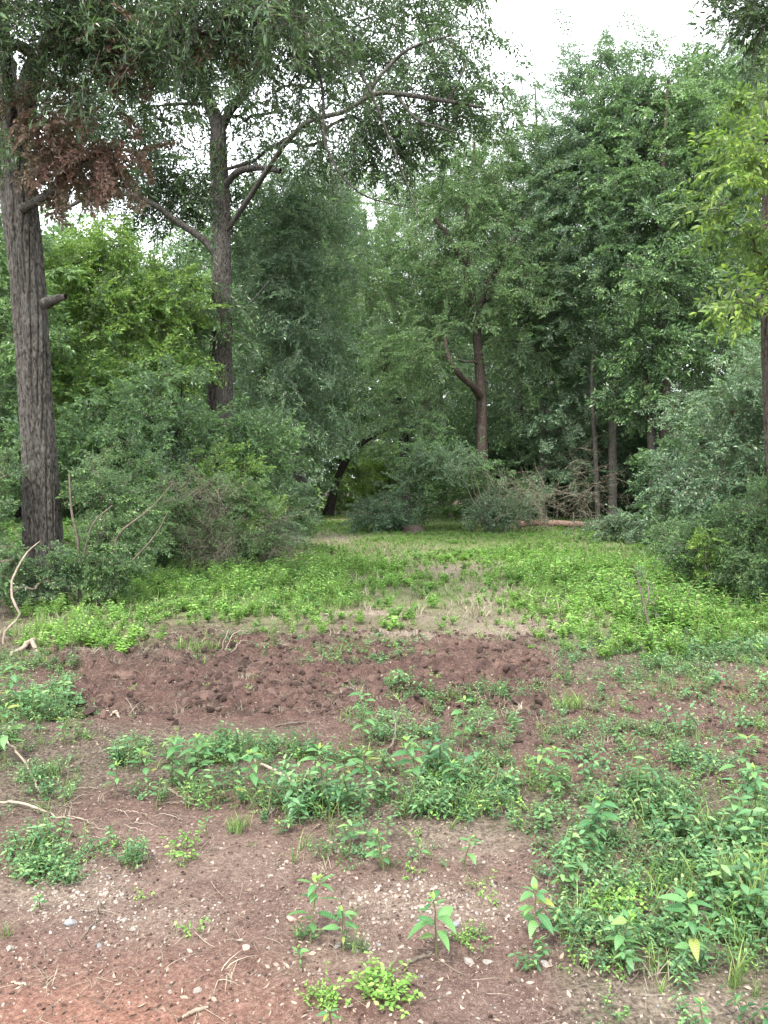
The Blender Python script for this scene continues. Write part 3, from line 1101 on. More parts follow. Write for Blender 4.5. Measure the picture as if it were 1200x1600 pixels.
tree('oak_tree', 'tall dark forked oak trunk standing in the woods behind the left clearing',
     [(345, 862, 18, 22), (345, 700, 18, 19), (345, 600, 18, 18), (347, 450, 18, 15), (345, 320, 18, 13.5), (341, 240, 18, 12.5), (340, 195, 18, 11), (320, 140, 18, 8), (302, 40, 18, 6.5), (290, -160, 18, 4), (285, -350, 18, 2)],
     [(470, 70, 17, 110, 80, 14, .25), (600, 60, 16, 100, 80, 13, .3), (690, 160, 16, 65, 55, 12, .35), (725, 30, 15.5, 30, 40, 3, .3), (250, 120, 18, 120, 70, 26, .2), (400, -140, 18, 330, 120, 50, .3),
      (560, 225, 17, 100, 35, 12, .3), (345, 480, 17.4, 30, 60, 6, .3), (170, 190, 18, 90, 60, 15, .25), (255, 290, 18.5, 100, 30, 18, .15), (410, 210, 17.8, 80, 50, 9, .2)],
     'oak', 'bark_oak', k=13, spread=.5, scale=.85, droop=.35, seed=12, start=.35, sides=50, step=.06, ridge=.09,
     extra=[[(343, 205, 18, 7.5), (360, 172, 18, 6.5), (384, 142, 17.8, 6), (418, 70, 17.6, 5.5), (430, -10, 17.5, 5), (440, -180, 17.5, 3)],
            [(350, 292, 18, 6), (372, 268, 17.6, 5), (405, 262, 17.3, 4.5), (438, 267, 17.1, 4)],
            [(343, 405, 18, 6.5), (315, 372, 17.9, 5.5), (275, 346, 17.8, 5), (240, 319, 17.6, 4.2), (190, 303, 17.5, 3.2), (130, 312, 17.4, 3), (92, 335, 17.3, 2)],
            [(352, 365, 18, 4), (392, 305, 17.2, 3.8), (420, 262, 16.4, 3.8), (448, 222, 15.6, 3.8), (484, 189, 15.2, 3.8), (538, 174, 15, 3.6), (590, 146, 14.9, 3.2), (660, 152, 14.8, 3.4), (755, 168, 14.8, 1.8)],
            [(565, 158, 15, 3.8), (600, 112, 14.9, 3), (640, 76, 14.8, 2.2), (705, 55, 14.7, 1.2)],
            [(700, 158, 14.8, 2.4), (720, 120, 14.7, 1.8), (730, 90, 14.7, 1)], [(620, 148, 14.9, 2.6), (650, 185, 14.7, 2), (690, 200, 14.6, 1.2), (740, 215, 14.6, .7)],
            [(350, 505, 18, 3), (385, 480, 17.7, 2), (420, 440, 17.5, 1)]])

tree('oak_tree', 'broad pale green oak with a low forked trunk in the centre of the woods',
     [(754, 812, 28, 10), (753, 700, 28, 9), (751, 600, 28, 8), (742, 500, 28, 6.5), (728, 400, 28, 6), (735, 300, 28, 4), (742, 215, 28, 1.5)],
     [(745, 240, 28, 85, 45, 26, .95), (680, 310, 28, 95, 55, 30, .8), (800, 340, 28, 70, 70, 26, .7), (640, 420, 28, 90, 70, 30, .6), (760, 430, 27.5, 100, 70, 36, .6), (850, 450, 28, 60, 70, 20, .5),
      (640, 540, 27, 70, 50, 22, .5), (830, 560, 28, 55, 50, 14, .4), (690, 500, 29.5, 60, 40, 12, .5), (640, 640, 27, 40, 30, 8, .4)],
     'feather', 'bark_brown', k=13, spread=.62, scale=.9, droop=.2, seed=13, start=.4, sides=32, step=.1,
     extra=[[(752, 622, 28, 6), (738, 603, 27.2, 5.5), (719, 586, 26.6, 5), (702, 562, 26.3, 4), (694, 525, 26.2, 2)],
            [(742, 500, 28, 6), (765, 440, 27.8, 4.5), (800, 380, 27.6, 3), (820, 330, 27.5, 1.5)],
            [(732, 420, 28, 5), (700, 370, 27.6, 4), (670, 330, 27.5, 2)]])

tree('slender_tree', 'thin straight pale-stemmed tree left of the pair of trunks in the right grove',
     [(957, 822, 27, 6.5), (957, 700, 27, 6), (956, 560, 27, 5.5), (953, 470, 27, 4), (948, 350, 27, 3.4), (945, 200, 27, 2.5), (938, 90, 27, 1)],
     [(935, 130, 27, 50, 45, 16, .35), (905, 230, 27, 48, 55, 22, .3), (960, 260, 27, 60, 70, 30, .25), (880, 330, 27, 55, 60, 26, .35), (940, 400, 26, 75, 65, 26, .3), (870, 500, 28, 60, 60, 22, .45), (930, 590, 29, 80, 45, 18, .3), (880, 670, 28, 45, 35, 9, .2)],
     'blue', 'bark_pale', k=13, spread=.6, scale=.85, droop=.1, seed=14, start=.3, sides=16, step=.15, r0=.004)
tree('slender_tree', 'sparse open-crowned tree top showing sky left of the right grove',
     [(845, 818, 29, 5.5), (850, 600, 29, 5), (845, 400, 29, 3.5), (840, 250, 29, 2.5), (836, 130, 29, 1)],
     [(832, 165, 29, 28, 45, 8, .4), (862, 240, 29, 25, 45, 7, .4), (850, 340, 29, 50, 60, 18, .4), (845, 470, 29, 50, 60, 16, .3)],
     'blue', 'bark_pale', k=8, spread=.45, scale=.8, droop=.1, seed=15, start=.3, sides=12, step=.2, r0=.004)
tree('hardwood_tree', 'dark brown trunk with dense green crown, taller of the pair in the right grove',
     [(1043, 826, 25, 11), (1040, 700, 25, 9.5), (1038, 560, 25, 8), (1030, 420, 25, 5.5), (1035, 280, 25, 4), (1045, 120, 25, 1.5)],
     [(1040, 150, 26, 75, 50, 26, .35), (985, 190, 26, 50, 60, 20, .3), (1090, 220, 25, 60, 60, 26, .75), (1010, 310, 25.5, 80, 70, 34, .3), (1090, 350, 25, 60, 70, 26, .6), (1040, 420, 24.2, 70, 75, 26, .35), (1100, 520, 25.5, 55, 55, 14, .3), (1035, 560, 24.4, 55, 40, 12, .25), (1075, 670, 25, 30, 30, 5, .2)],
     'mid', 'bark_brown', k=13, spread=.6, scale=.85, droop=.1, seed=16, start=.3, sides=20, step=.12, r0=.005)
tree('hardwood_tree', 'short brown trunk close on the left of the taller trunk in the right grove',
     [(1022, 822, 25.5, 10), (1022, 740, 25.5, 8.5), (1016, 660, 25.5, 6), (1005, 560, 25.5, 4.5), (1000, 480, 25.5, 2)],
     [(1000, 510, 24.8, 50, 50, 11, .2), (1000, 610, 24.8, 35, 40, 7, .15)],
     'mid', 'bark_pale', k=12, spread=.55, scale=.8, seed=17, start=.4, sides=18, step=.12)
tree('slender_tree', 'thin dark stem beside the fallen pink log in the right grove',
     [(935, 828, 26, 4), (930, 700, 26, 3.5), (925, 600, 26, 3), (930, 500, 26, 1.5)],
     [(925, 560, 27, 45, 45, 8, .2), (905, 660, 27, 40, 45, 8, .15), (890, 730, 27, 40, 26, 5, .1)],
     'blue', 'bark_dark', k=10, spread=.5, scale=.75, seed=18, start=.1, sides=12, step=.2)
tree('hardwood_tree', 'pale distant tree crown rising in the top right corner',
     [(1150, 815, 38, 9), (1148, 500, 38, 7), (1150, 200, 38, 3), (1160, 90, 38, 1)],
     [(1150, 150, 38, 75, 45, 34, .6), (1195, 95, 38, 45, 50, 22, .6), (1120, 260, 38, 80, 60, 36, .5), (1180, 400, 36, 70, 90, 40, .4)],
     'blue', 'bark_brown', k=12, spread=.75, scale=1.1, seed=19, start=.35, sides=14, step=.25)
tree('hickory_tree', 'near hickory at the right edge with drooping bright yellow-green leaflets',
     [(1225, 985, 8.6, 15), (1215, 800, 8.6, 13), (1205, 600, 8.6, 12), (1201, 400, 8.6, 11), (1205, 200, 8.6, 9), (1215, -50, 8.6, 6), (1230, -300, 8.6, 3)],
     [(1165, 250, 8, 40, 45, 4, .5), (1135, 345, 8, 45, 30, 3, .7), (1180, 365, 8, 30, 30, 2, .6), (1165, 478, 7.6, 40, 18, 3, .9), (1185, 180, 8.4, 35, 50, 3, .4), (1185, 420, 8, 25, 25, 1, .6), (1310, 300, 8.5, 60, 150, 7, .4), (1320, 0, 8.5, 100, 120, 8, .4)],
     'pinnate', 'bark_brown', k=4, spread=.16, scale=.8, droop=.35, seed=20, start=.2, sides=48, step=.05, ridge=.1, r0=.005)
tree('oak_tree', 'oak outside the right edge whose dark leafy sprig hangs into the top right corner',
     [(1900, 1300, 5.2, 50), (1850, 800, 5.2, 45), (1780, 300, 5.2, 38), (1700, -100, 5.2, 30), (1600, -600, 5.2, 15)],
     [(1140, 22, 5.6, 38, 16, 5, .3), (1180, 10, 5.6, 45, 20, 5, .3), (1300, -60, 5.6, 120, 70, 14, .3), (1500, -400, 5.6, 300, 200, 40, .3)],
     'oak_near', 'bark_oak', k=6, spread=.14, scale=.55, droop=.5, seed=21, start=.4, sides=40, step=.06, r0=.003)

# --- understorey trees of the left side
tree('maple_tree', 'bright green understorey tree filling the gap beside the left oak trunk',
     [(262, 868, 19, 7), (264, 700, 19, 6), (264, 540, 19, 6), (250, 470, 19, 4), (240, 400, 19, 2)],
     [(140, 415, 17, 75, 40, 18, .55), (210, 450, 17, 75, 45, 16, .7), (150, 510, 16.5, 90, 50, 16, .45), (262, 500, 17, 40, 55, 10, .6), (225, 570, 16.5, 70, 45, 13, .4), (180, 620, 16, 60, 40, 9, .5), (110, 600, 16, 60, 60, 14, .3)],
     'lime', 'bark_brown', k=12, spread=.45, scale=.7, seed=31, start=.3, sides=14, step=.15, r0=.004,
     extra=[[(264, 560, 19, 5), (256, 525, 18.8, 4), (238, 500, 18.7, 3), (225, 488, 18.6, 1.5)], [(265, 540, 19, 4), (280, 480, 18.8, 3), (288, 420, 18.6, 1.5)]])
tree('hardwood_tree', 'green leafy tree at the left edge behind the big oak trunk',
     [(-20, 900, 15, 9), (-18, 700, 15, 8), (-10, 500, 15, 6), (0, 380, 15, 3)],
     [(0, 440, 14.5, 55, 70, 18, .9), (5, 560, 14, 50, 60, 16, .9), (-60, 500, 15, 80, 120, 26, .5), (0, 690, 13, 60, 60, 16, .3), (-60, 330, 15, 80, 80, 16, .5), (130, 690, 14, 60, 60, 16, .3)],
     'mid', 'bark_brown', k=12, spread=.42, scale=.65, seed=32, start=.3, sides=14, step=.2)
tree('oak_tree', 'dense dark willow-leaved oak crown right of the forked trunk',
     [(468, 820, 22, 14), (466, 700, 22, 12), (464, 560, 22, 10), (455, 420, 22, 7), (445, 300, 22, 3)],
     [(440, 320, 21, 75, 50, 24, .4), (470, 400, 21, 80, 70, 32, .5), (500, 320, 22, 55, 55, 16, .7), (440, 480, 20, 60, 60, 20, .6), (490, 520, 21, 70, 70, 24, .6), (445, 600, 20, 60, 60, 18, .6), (480, 650, 20.5, 45, 45, 12, .7), (400, 390, 19.5, 50, 60, 11, .4)],
     'willow', 'bark_dark', k=13, spread=.55, scale=.75, droop=.35, seed=33, start=.3, sides=24, step=.1)
tree('hardwood_tree', 'dark leafy understorey tree in front of the forked trunk',
     [(300, 880, 14.5, 8), (302, 780, 14.5, 7), (298, 690, 14.5, 5), (290, 640, 14.5, 2)],
     [(255, 605, 14.5, 50, 28, 8, .4), (240, 650, 14, 75, 38, 16, .3), (345, 685, 14.5, 60, 32, 14, .3), (170, 690, 13.5, 70, 40, 13, .4), (400, 700, 15, 50, 40, 12, .4), (300, 720, 13.8, 60, 25, 8, .4)],
     'mid', 'bark_dark', k=12, spread=.36, scale=.55, droop=.15, seed=34, start=.2, sides=16, step=.12)
tree('hardwood_tree', 'yellowish green tree crown between the dark oak and the central oak',
     [(640, 812, 34, 9), (625, 650, 34, 8), (578, 480, 33, 6), (570, 330, 33, 2)],
     [(555, 330, 31, 55, 45, 18, .95), (585, 420, 31, 60, 60, 20, .8), (560, 490, 31, 45, 50, 12, .8), (615, 550, 32, 45, 40, 9, .7), (620, 330, 33, 40, 60, 11, .8)],
     'feather', 'bark_dark', k=12, spread=.7, scale=.95, seed=35, start=.3, sides=14, step=.2)
tree('leaning_tree', 'dark leaning trunk arching over the far end of the track',
     [(512, 800, 36, 7), (526, 752, 36, 6), (546, 712, 35.5, 5), (576, 685, 35, 4), (610, 668, 34.5, 3), (640, 655, 34, 1.5)],
     [(610, 640, 34.5, 35, 16, 6, .7), (560, 635, 36, 35, 16, 5, .7), (640, 632, 34, 26, 16, 5, .7), (515, 620, 37, 30, 25, 6, .5)],
     'feather', 'bark_dark', k=11, spread=.6, scale=.9, seed=36, start=.6, sides=14, step=.15, r0=.005)

# --- shrubs
def shrub(name, label, px, py, hpx, lobes, key, bark='twig', k=12, spread=.3, scale=.7, droop=.1, seed=0, cat='shrub', group=None, r0=.0035, stems=None, d=None):
    d = d or float(GD(py))
    bx = P(px, py, d)[0]
    gz = float(H(bx, d, False))
    hm = hpx / F * d
    tp = np.array([[bx, d, gz - .05, .02], [bx + .02, d, gz + .25 * hm, .018], [bx, d + .02, gz + .5 * hm, .01]])
    root = empty(name); tag(root, label, cat, group)
    for st in (stems or []):
        ep = PD(st)
        mb = MB(); sp_ = spline(ep, 14)
        mb.tube(sp_[:, :3], sp_[:, 3], 6)
        link(bpy.data.objects.new('stem', mb.mesh('stem', [M[bark] if bark in M else M['twig']], True)), root)
    crown(root, tp, lobes_px(lobes), key, k, spread, scale, droop, seed, M[bark], 0, r0, 'stems', maxr=.03)
    recentre(root, (bx, d, gz))
    return root


shrub('shrub', 'dark twiggy bush at the foot of the left oak with thin curved stems', 135, 950, 200,
      [(150, 900, 9.2, 38, 40, 22, .25), (180, 865, 9.3, 50, 50, 26, .4), (155, 760, 9.6, 45, 50, 18, .35), (190, 740, 9.8, 70, 55, 24, .3), (210, 830, 9.6, 50, 60, 20, .5)],
      'bush', k=9, spread=.18, scale=.45, seed=41, d=9.3,
      stems=[[(170, 945, 9.2, 2.6), (178, 860, 9.1, 2.2), (190, 830, 9.1, 1.9), (235, 795, 9, 1.3), (270, 755, 9, .7)],
             [(125, 945, 9.2, 3), (122, 850, 9.2, 2.4), (112, 800, 9.2, 2), (108, 740, 9.2, 1.4)],
             [(128, 880, 9.2, 2), (145, 820, 9.1, 1.6), (175, 790, 9.1, 1)],
             [(150, 950, 9.2, 2.4), (185, 900, 9.1, 1.9), (240, 840, 9.0, 1.4), (262, 800, 9, .7)]])
shrub('shrub', 'low tangled dark bush wrapping the left side of the oak base', 20, 985, 200,
      [(0, 900, 8.6, 32, 60, 22, .3), (45, 985, 8.3, 60, 22, 26, .2), (-20, 800, 8.8, 38, 60, 18, .3), (120, 968, 8.6, 45, 20, 16, .1), (60, 920, 8.9, 42, 34, 24, .0), (95, 880, 9.0, 22, 30, 8, .1), (-10, 730, 9.0, 35, 40, 10, .4)],
      'bush', k=9, spread=.17, scale=.42, seed=42, d=8.5)
shrub('shrub', 'mixed pale brushy shrub with dry stems in the middle of the left thicket', 330, 893, 150,
      [(290, 800, 12.5, 55, 35, 15, 1.), (380, 790, 13, 40, 30, 11, .9), (345, 845, 12.5, 70, 22, 16, 1.), (230, 820, 12, 50, 35, 13, 1.), (330, 760, 12.8, 25, 30, 7, .9), (420, 840, 13, 30, 20, 8, .8)],
      'bush', k=8, spread=.27, scale=.6, seed=43, d=12.5)
shrub('shrub', 'loose grey-leaved shrub low down between the pale brushy shrub and the track', 400, 878, 80,
      [(400, 850, 13.5, 35, 18, 10, .9), (430, 825, 14, 28, 18, 8, .7), (300, 770, 13.4, 30, 20, 6, .8)],
      'privet', k=8, spread=.24, scale=.75, seed=143, d=13.6)
shrub('shrub', 'rust-tinged brushy bush behind the yellow-green straggly shrub', 300, 868, 110,
      [(310, 740, 15.5, 50, 30, 12, .6), (250, 760, 15, 50, 35, 14, .8), (380, 750, 15.5, 30, 25, 8, .5)],
      'mid', k=8, spread=.35, scale=.5, seed=144, d=15.2)
shrub('shrub', 'yellow-green straggly shrub poking up in front of the forked trunk', 350, 885, 170,
      [(345, 735, 13.5, 50, 35, 16, .5), (300, 760, 13.5, 50, 35, 14, .4), (395, 800, 13.3, 45, 40, 16, .6)],
      'lime', k=6, spread=.25, scale=.4, seed=44, d=13.4)
shrub('dead_brush', 'leafless grey dry brush tangled in the left thicket', 400, 888, 130,
      [(400, 825, 13, 55, 35, 16, .4), (330, 850, 12.2, 60, 30, 18, .5), (290, 780, 12.3, 60, 40, 12, .4), (440, 850, 13, 30, 20, 7, .3)],
      'bare', k=9, spread=.25, scale=.6, seed=45, d=13, cat='brush')
shrub('shrub', 'silvery pale-leaved shrub beside the dark tree left of the track', 425, 850, 130,
      [(410, 735, 17.5, 45, 25, 16, .9), (430, 775, 17.5, 45, 35, 16, .6), (450, 815, 17, 35, 20, 8, .5)],
      'blue', k=9, spread=.25, scale=.5, droop=.3, seed=46, d=17.4)
shrub('shrub', 'dark drooping bush at the left rim of the track', 470, 822, 120,
      [(455, 750, 28, 28, 35, 12, .1), (435, 775, 26, 30, 28, 12, .1)],
      'oak', k=10, spread=.4, scale=.7, seed=47, d=27)
shrub('shrub', 'low dark round bush on the right rim of the track', 592, 836, 45,
      [(575, 812, 23, 28, 16, 16, .05), (610, 808, 23, 30, 20, 18, .15)],
      'blue', k=10, spread=.28, scale=.5, seed=48, d=23)
shrub('shrub', 'tall grey-green bush below the low fork of the central oak', 690, 832, 170,
      [(672, 745, 24, 34, 42, 17, .5), (705, 750, 24.5, 50, 35, 20, .5), (750, 735, 25, 30, 25, 8, .4), (645, 800, 24, 26, 14, 8, .3), (800, 775, 25, 35, 28, 12, .35), (668, 685, 25, 26, 28, 6, .6), (690, 710, 25, 26, 22, 6, .6)],
      'mid', k=10, spread=.42, scale=.55, seed=49, d=24.2)
shrub('shrub', 'thin upright whippy bush at the left of the tall grey-green bush', 640, 838, 120,
      [(625, 770, 23.5, 22, 35, 8, .7), (650, 720, 23.5, 20, 40, 8, .8)],
      'privet', k=9, spread=.35, scale=.9, droop=-.5, seed=149, d=23.4)
shrub('shrub', 'pale-topped bush with upright bare canes below the central oak', 745, 830, 90,
      [(710, 720, 23, 40, 18, 12, .9), (760, 800, 22.5, 45, 20, 14, .4), (800, 790, 23, 50, 30, 14, .3)],
      'privet', k=11, spread=.3, scale=.8, seed=50, d=22.8,
      stems=[[(755, 825, 22.6, 1.0), (742, 790, 22.6, .8), (722, 745, 22.6, .4)], [(760, 825, 22.6, 1.0), (752, 780, 22.6, .8), (738, 735, 22.6, .4)],
             [(766, 825, 22.6, 1.0), (765, 780, 22.6, .8), (760, 735, 22.6, .4)], [(772, 825, 22.6, 1.0), (776, 790, 22.6, .8), (785, 750, 22.6, .8)]], bark='twig')
shrub('dead_brush', 'grey arching leafless brush over the dark hollow in the right grove', 850, 825, 120,
      [(840, 780, 23, 50, 24, 12, .0), (900, 760, 23.5, 45, 30, 10, .1), (800, 800, 22.5, 40, 20, 8, .1)],
      'bare', k=6, spread=.4, scale=1.1, seed=51, d=23, cat='brush')
shrub('shrub', 'broad grey-green privet bush filling the right side below the hickory', 1130, 905, 260,
      [(1175, 640, 13, 45, 35, 13, .7), (1125, 690, 13.5, 40, 25, 8, .5), (1190, 730, 12.5, 30, 40, 10, .6), (1075, 650, 15, 40, 14, 6, .8), (1120, 775, 12.5, 50, 28, 10, .3), (1230, 650, 12, 50, 110, 26, .6), (1190, 560, 13, 30, 30, 8, .6), (1060, 745, 14, 25, 25, 6, .3)],
      'privet', k=9, spread=.34, scale=.95, droop=.25, seed=52, d=13)
shrub('shrub', 'dark green leafy bush behind and among the grey-green privet at right', 1120, 880, 200,
      [(1140, 640, 15.5, 60, 45, 14, .2), (1100, 720, 15, 60, 50, 18, .1), (1180, 780, 14.5, 45, 50, 14, .1), (1070, 790, 15, 35, 30, 8, .2), (1200, 560, 15, 40, 50, 10, .3)],
      'mid', k=10, spread=.38, scale=.6, seed=252, d=15)
shrub('shrub', 'near dark glossy bush at the right edge above the lush weeds', 1140, 985, 200,
      [(1150, 840, 9.6, 60, 50, 44, .3), (1100, 860, 10, 50, 40, 30, .35), (1180, 900, 9, 40, 50, 28, .4), (1060, 840, 11, 40, 30, 18, .5), (1220, 820, 9.3, 60, 90, 40, .3)],
      'bush', k=9, spread=.2, scale=.5, seed=53, d=9.9)
shrub('shrub', 'feathery shrub with stiff pale upright sprays left of the right privet', 1060, 868, 150,
      [(1060, 735, 15, 35, 30, 10, .95), (1090, 770, 15, 40, 35, 12, .7), (1040, 790, 15.5, 35, 30, 10, .6)],
      'blue', k=6, spread=.22, scale=.62, droop=-.5, seed=54, d=15.5)
shrub('shrub', 'low grey-green scrub in front of the brown trunks of the right grove', 985, 850, 60,
      [(980, 825, 19, 55, 18, 22, .3), (1040, 830, 18, 50, 22, 22, .3), (915, 838, 19.5, 40, 9, 8, .3), (870, 838, 21, 30, 8, 5, .3)],
      'privet', k=10, spread=.25, scale=.8, seed=55, d=19)
shrub('sapling', 'small yellow-leaved sapling in front of the near right bush', 1105, 945, 110,
      [(1105, 848, 9.4, 22, 14, 8, 1.0), (1100, 890, 9.4, 20, 18, 5, .8)],
      'lime', k=5, spread=.10, scale=.28, seed=56, d=9.4, cat='sapling')
shrub('sapling', 'thin dark leaning sapling standing in the lush weeds on the right', 1022, 1018, 120,
      [(1000, 920, 7.2, 20, 30, 6, .3), (1010, 970, 7.2, 24, 20, 6, .3)],
      'bush', k=3, spread=.06, scale=.22, seed=57, d=7.1, cat='sapling',
      stems=[[(1024, 1020, 7.1, 2.2), (1012, 970, 7.1, 1.9), (1000, 920, 7.1, 1.3), (990, 880, 7.1, .7)]])
shrub('thicket', 'dense thicket with darkened leaves, added to deepen the shade behind the fallen pink log', 880, 810, 150,
      [(840, 740, 33, 50, 50, 34, .0), (910, 750, 33, 50, 45, 34, .0), (880, 690, 34, 70, 40, 26, .0)], 'oak', k=18, spread=.7, scale=1., seed=151, d=33.5, cat='thicket')  # added bush, darkest leaf tint puts shade into the hollow
shrub('thicket', 'dense thicket with darkened leaves, added to deepen the shade behind the pair of brown trunks', 1030, 812, 160,
      [(990, 750, 34, 45, 50, 30, .0), (1060, 745, 34, 55, 55, 34, .0), (1020, 680, 35, 70, 45, 26, .0)], 'oak', k=18, spread=.7, scale=1., seed=152, d=34, cat='thicket')  # also added for darkness, leaves at the darkest tint
shrub('thicket', 'green thicket filling the gap right behind the central oak trunk', 790, 812, 150,
      [(790, 740, 32, 40, 50, 24, .1), (740, 720, 33, 45, 50, 24, .2), (700, 650, 34, 50, 40, 16, .3)], 'mid', k=13, spread=.7, scale=1., seed=153, d=32.5, cat='thicket')
shrub('thicket', 'leafy thicket at the far end of the track, leaves paled for the light beyond', 600, 790, 110,
      [(590, 745, 44, 30, 30, 26, 1.), (618, 715, 45, 26, 28, 18, 1.), (548, 765, 44, 20, 16, 12, 1.), (565, 715, 46, 30, 28, 14, 1.)], 'lime', k=12, spread=.65, scale=.9, seed=154, d=44, cat='thicket')  # palest lime tint stands in for light from the open clearing beyond
for i, (px, py, d, ty, lb) in enumerate([
        (180, 880, 11.5, .45, 'leafy undergrowth bush right of the oak base bush'),
        (250, 885, 12.2, .6, 'leafy undergrowth bush left of the pale brushy shrub'),
        (420, 868, 15.5, .5, 'leafy undergrowth bush at the track end of the left thicket'),
        (-80, 930, 10.5, .3, 'leafy undergrowth bush just outside the left edge')]):
    shrub('shrub', lb, px, py, 110, [(px, py - 40, d, 60, 32, 34, ty), (px + 30, py - 70, d + .4, 45, 25, 16, ty + .1)],
          'bush', k=9, spread=.2, scale=.55, seed=70 + i, d=d)

# --- trees standing further back, each one a thing
SKY = np.array([(-900, 150), (-300, 200), (0, 385), (100, 392), (230, 392), (300, 340), (560, 310), (620, 260), (760, 240), (830, 255), (880, 215), (1000, 165), (1200, 100), (1500, 60), (2200, 60)], float)
BACK = [(-560, 26, 'mid'), (-330, 24, 'willow'), (-160, 28, 'mid'), (-60, 34, 'willow'), (30, 30, 'mid'), (110, 38, 'lime'), (190, 34, 'mid'), (270, 40, 'willow'), (340, 32, 'mid'), (415, 44, 'willow'), (480, 36, 'mid'),
        (478, 50, 'willow'), (566, 82, 'lime'), (668, 60, 'feather'), (690, 44, 'willow'), (770, 46, 'mid'), (815, 36, 'willow'), (880, 42, 'mid'), (960, 46, 'willow'), (1030, 36, 'willow'), (1100, 44, 'mid'), (1180, 32, 'willow'), (1270, 30, 'mid'), (1400, 24, 'willow'), (1600, 22, 'mid'), (1900, 20, 'willow')]  # lime leaves on the track-end tree paint in the brightness of the gap
WHERE = ['far outside the left edge', 'outside the left edge', 'just past the left edge', 'beside the left edge behind the big oak', 'behind the big oak at far left', 'behind the bright maple', 'behind the forked oak on its left',
         'closest behind the forked oak', 'right behind the forked oak crown', 'behind the dark willow-leaved oak', 'behind the left rim of the track', 'left of the track end', 'at the very end of the track', 'right of the track end',
         'behind the left half of the central oak', 'behind the right half of the central oak', 'behind the sparse open crown', 'behind the fallen pink log', 'behind the thin pale stem', 'behind the pair of brown trunks', 'behind the right privet bush',
         'behind the hickory', 'just past the right edge', 'outside the right edge', 'well outside the right edge', 'far outside the right edge']
for i, ((px, d, key), wh) in enumerate(zip(BACK, WHERE)):
    rng = np.random.default_rng(300 + i)
    top = np.interp(px, SKY[:, 0], SKY[:, 1]) + rng.uniform(0, 35)
    gy = 755 + 1812 / d
    w = 3.1 / d * F
    lob = []
    nl = 6
    for q in range(nl):
        f = q / (nl - 1)
        cyp = top + 30 + (gy - 60 - top - 30) * f
        lob.append((px + rng.normal(0, w * .35), cyp, d + rng.uniform(-1.5, 1.5), w * (.55 + .5 * sin(pi * (f * .8 + .1))), (gy - top) / nl * .75, int(15 + 6 * rng.random()), np.clip(rng.normal(.45, .2), 0, 1)))
    tree('woodland_tree', 'tree of the dense back woods standing ' + wh,
         [(px, gy, d, .16 * F / d), (px + rng.normal(0, 4), (gy + top) / 2, d, .12 * F / d), (px + rng.normal(0, 8), top, d, .03 * F / d)],
         lob, key, 'bark_dark', 'trees of the back woods', k=13, spread=.85, scale=1.15, seed=400 + i, start=.15, sides=10, step=.5, r0=.005)

# far wood closing every gap, reads as one mass
rng = np.random.default_rng(5)
n = 15000
ang = rng.uniform(-1.25, 1.25, n); dist = rng.uniform(66, 95, n)
x, y = np.sin(ang) * dist, np.cos(ang) * dist
pxx = 600 + F * np.tan(ang)
tp_ = np.interp(pxx, SKY[:, 0], SKY[:, 1]) + 60 * fbm(pxx * .02, dist * .05, 2, 3) - 5
hz = (755 - tp_) / F * y + 1.5
z = rng.uniform(0, 1, n) ** .9 * np.clip(hz, 5, 22)
dd = rng.normal(size=(n, 3)) * np.array([1, 1, .4])
tag(scatter('distant_woods', 'mid', np.stack([x, y, z], -1), euler_from(dd, rng.normal(0, .5, n)), rng.uniform(2., 3.4, n), rng.normal(.35, .2, n), None, rng),
    'dense far woods closing the view behind the last trees', 'woods')


# ------------------------------------------------------------------ ground cover
def sow(name, key, label, cat, dens, amount, x0, x1, y0, y1, smin, smax, seed, tint=(.5, .2), tilt=.15, upright=True, lift=0., sfun=None, skew=1.):
    rng = np.random.default_rng(seed)
    n = int((x1 - x0) * (y1 - y0) * dens)
    x = rng.uniform(x0, x1, n); y = rng.uniform(y0, y1, n)
    px, _ = pix(x, y, 0)
    vis = (px > -250) & (px < 1450)
    x, y = x[vis], y[vis]
    a = amount(x, y)
    ok = rng.random(len(x)) < a
    x, y, a = x[ok], y[ok], a[ok]
    z = H(x, y) + lift
    n = len(x)
    rot = np.stack([rng.normal(0, tilt, n), rng.normal(0, tilt, n), rng.uniform(0, 2 * pi, n)], -1)
    s = smin * (smax / smin) ** (rng.uniform(0, 1, n) ** skew) * (.6 + .4 * a)
    if sfun is not None:
        s = s * sfun(x, y)
    t = rng.normal(tint[0], tint[1], n) + .9 * (fbm(x * .8, y * .8, 3, seed) - .5)
    o = scatter(name, key, np.stack([x, y, z], -1), rot, s, t, None, rng)
    return tag(o, label, cat)


nz = lambda x, y, s, k=1.2: np.clip((fbm(x * s, y * s, 3, int(s * 10)) - .38) * 4 * k, 0, 1)
sow('tall_weeds', 'weedtall', 'lush lime green leafy weeds covering the sunny clearing', 'weeds', 46, lambda x, y: lush_amt(x, y) * (.3 + .7 * nz(x, y, .7)), -8, 9, 6.4, 18, .55, 1.15, 501, (.6, .25), sfun=lambda x, y: .35 + 1.25 * fbm(x * .8, y * .8, 3, 8))
sow('clearing_grass', 'grasstall', 'long grass standing between the lime weeds', 'grass', 26, lambda x, y: lush_amt(x, y) * nz(x + 7, y, 1.1), -8, 9, 6.4, 17, .4, .95, 5011, (.65, .25))
sow('clearing_stalks', 'strawgrass', 'dry standing stalks and dead grass among the lime weeds', 'dry grass', 14, lambda x, y: np.clip(lush_amt(x, y) + .6 * short_amt(x, y), 0, 1) * nz(x + 3, y, .8), -8, 9, 6.4, 18, 1.2, 3., 5012, (.7, .3))
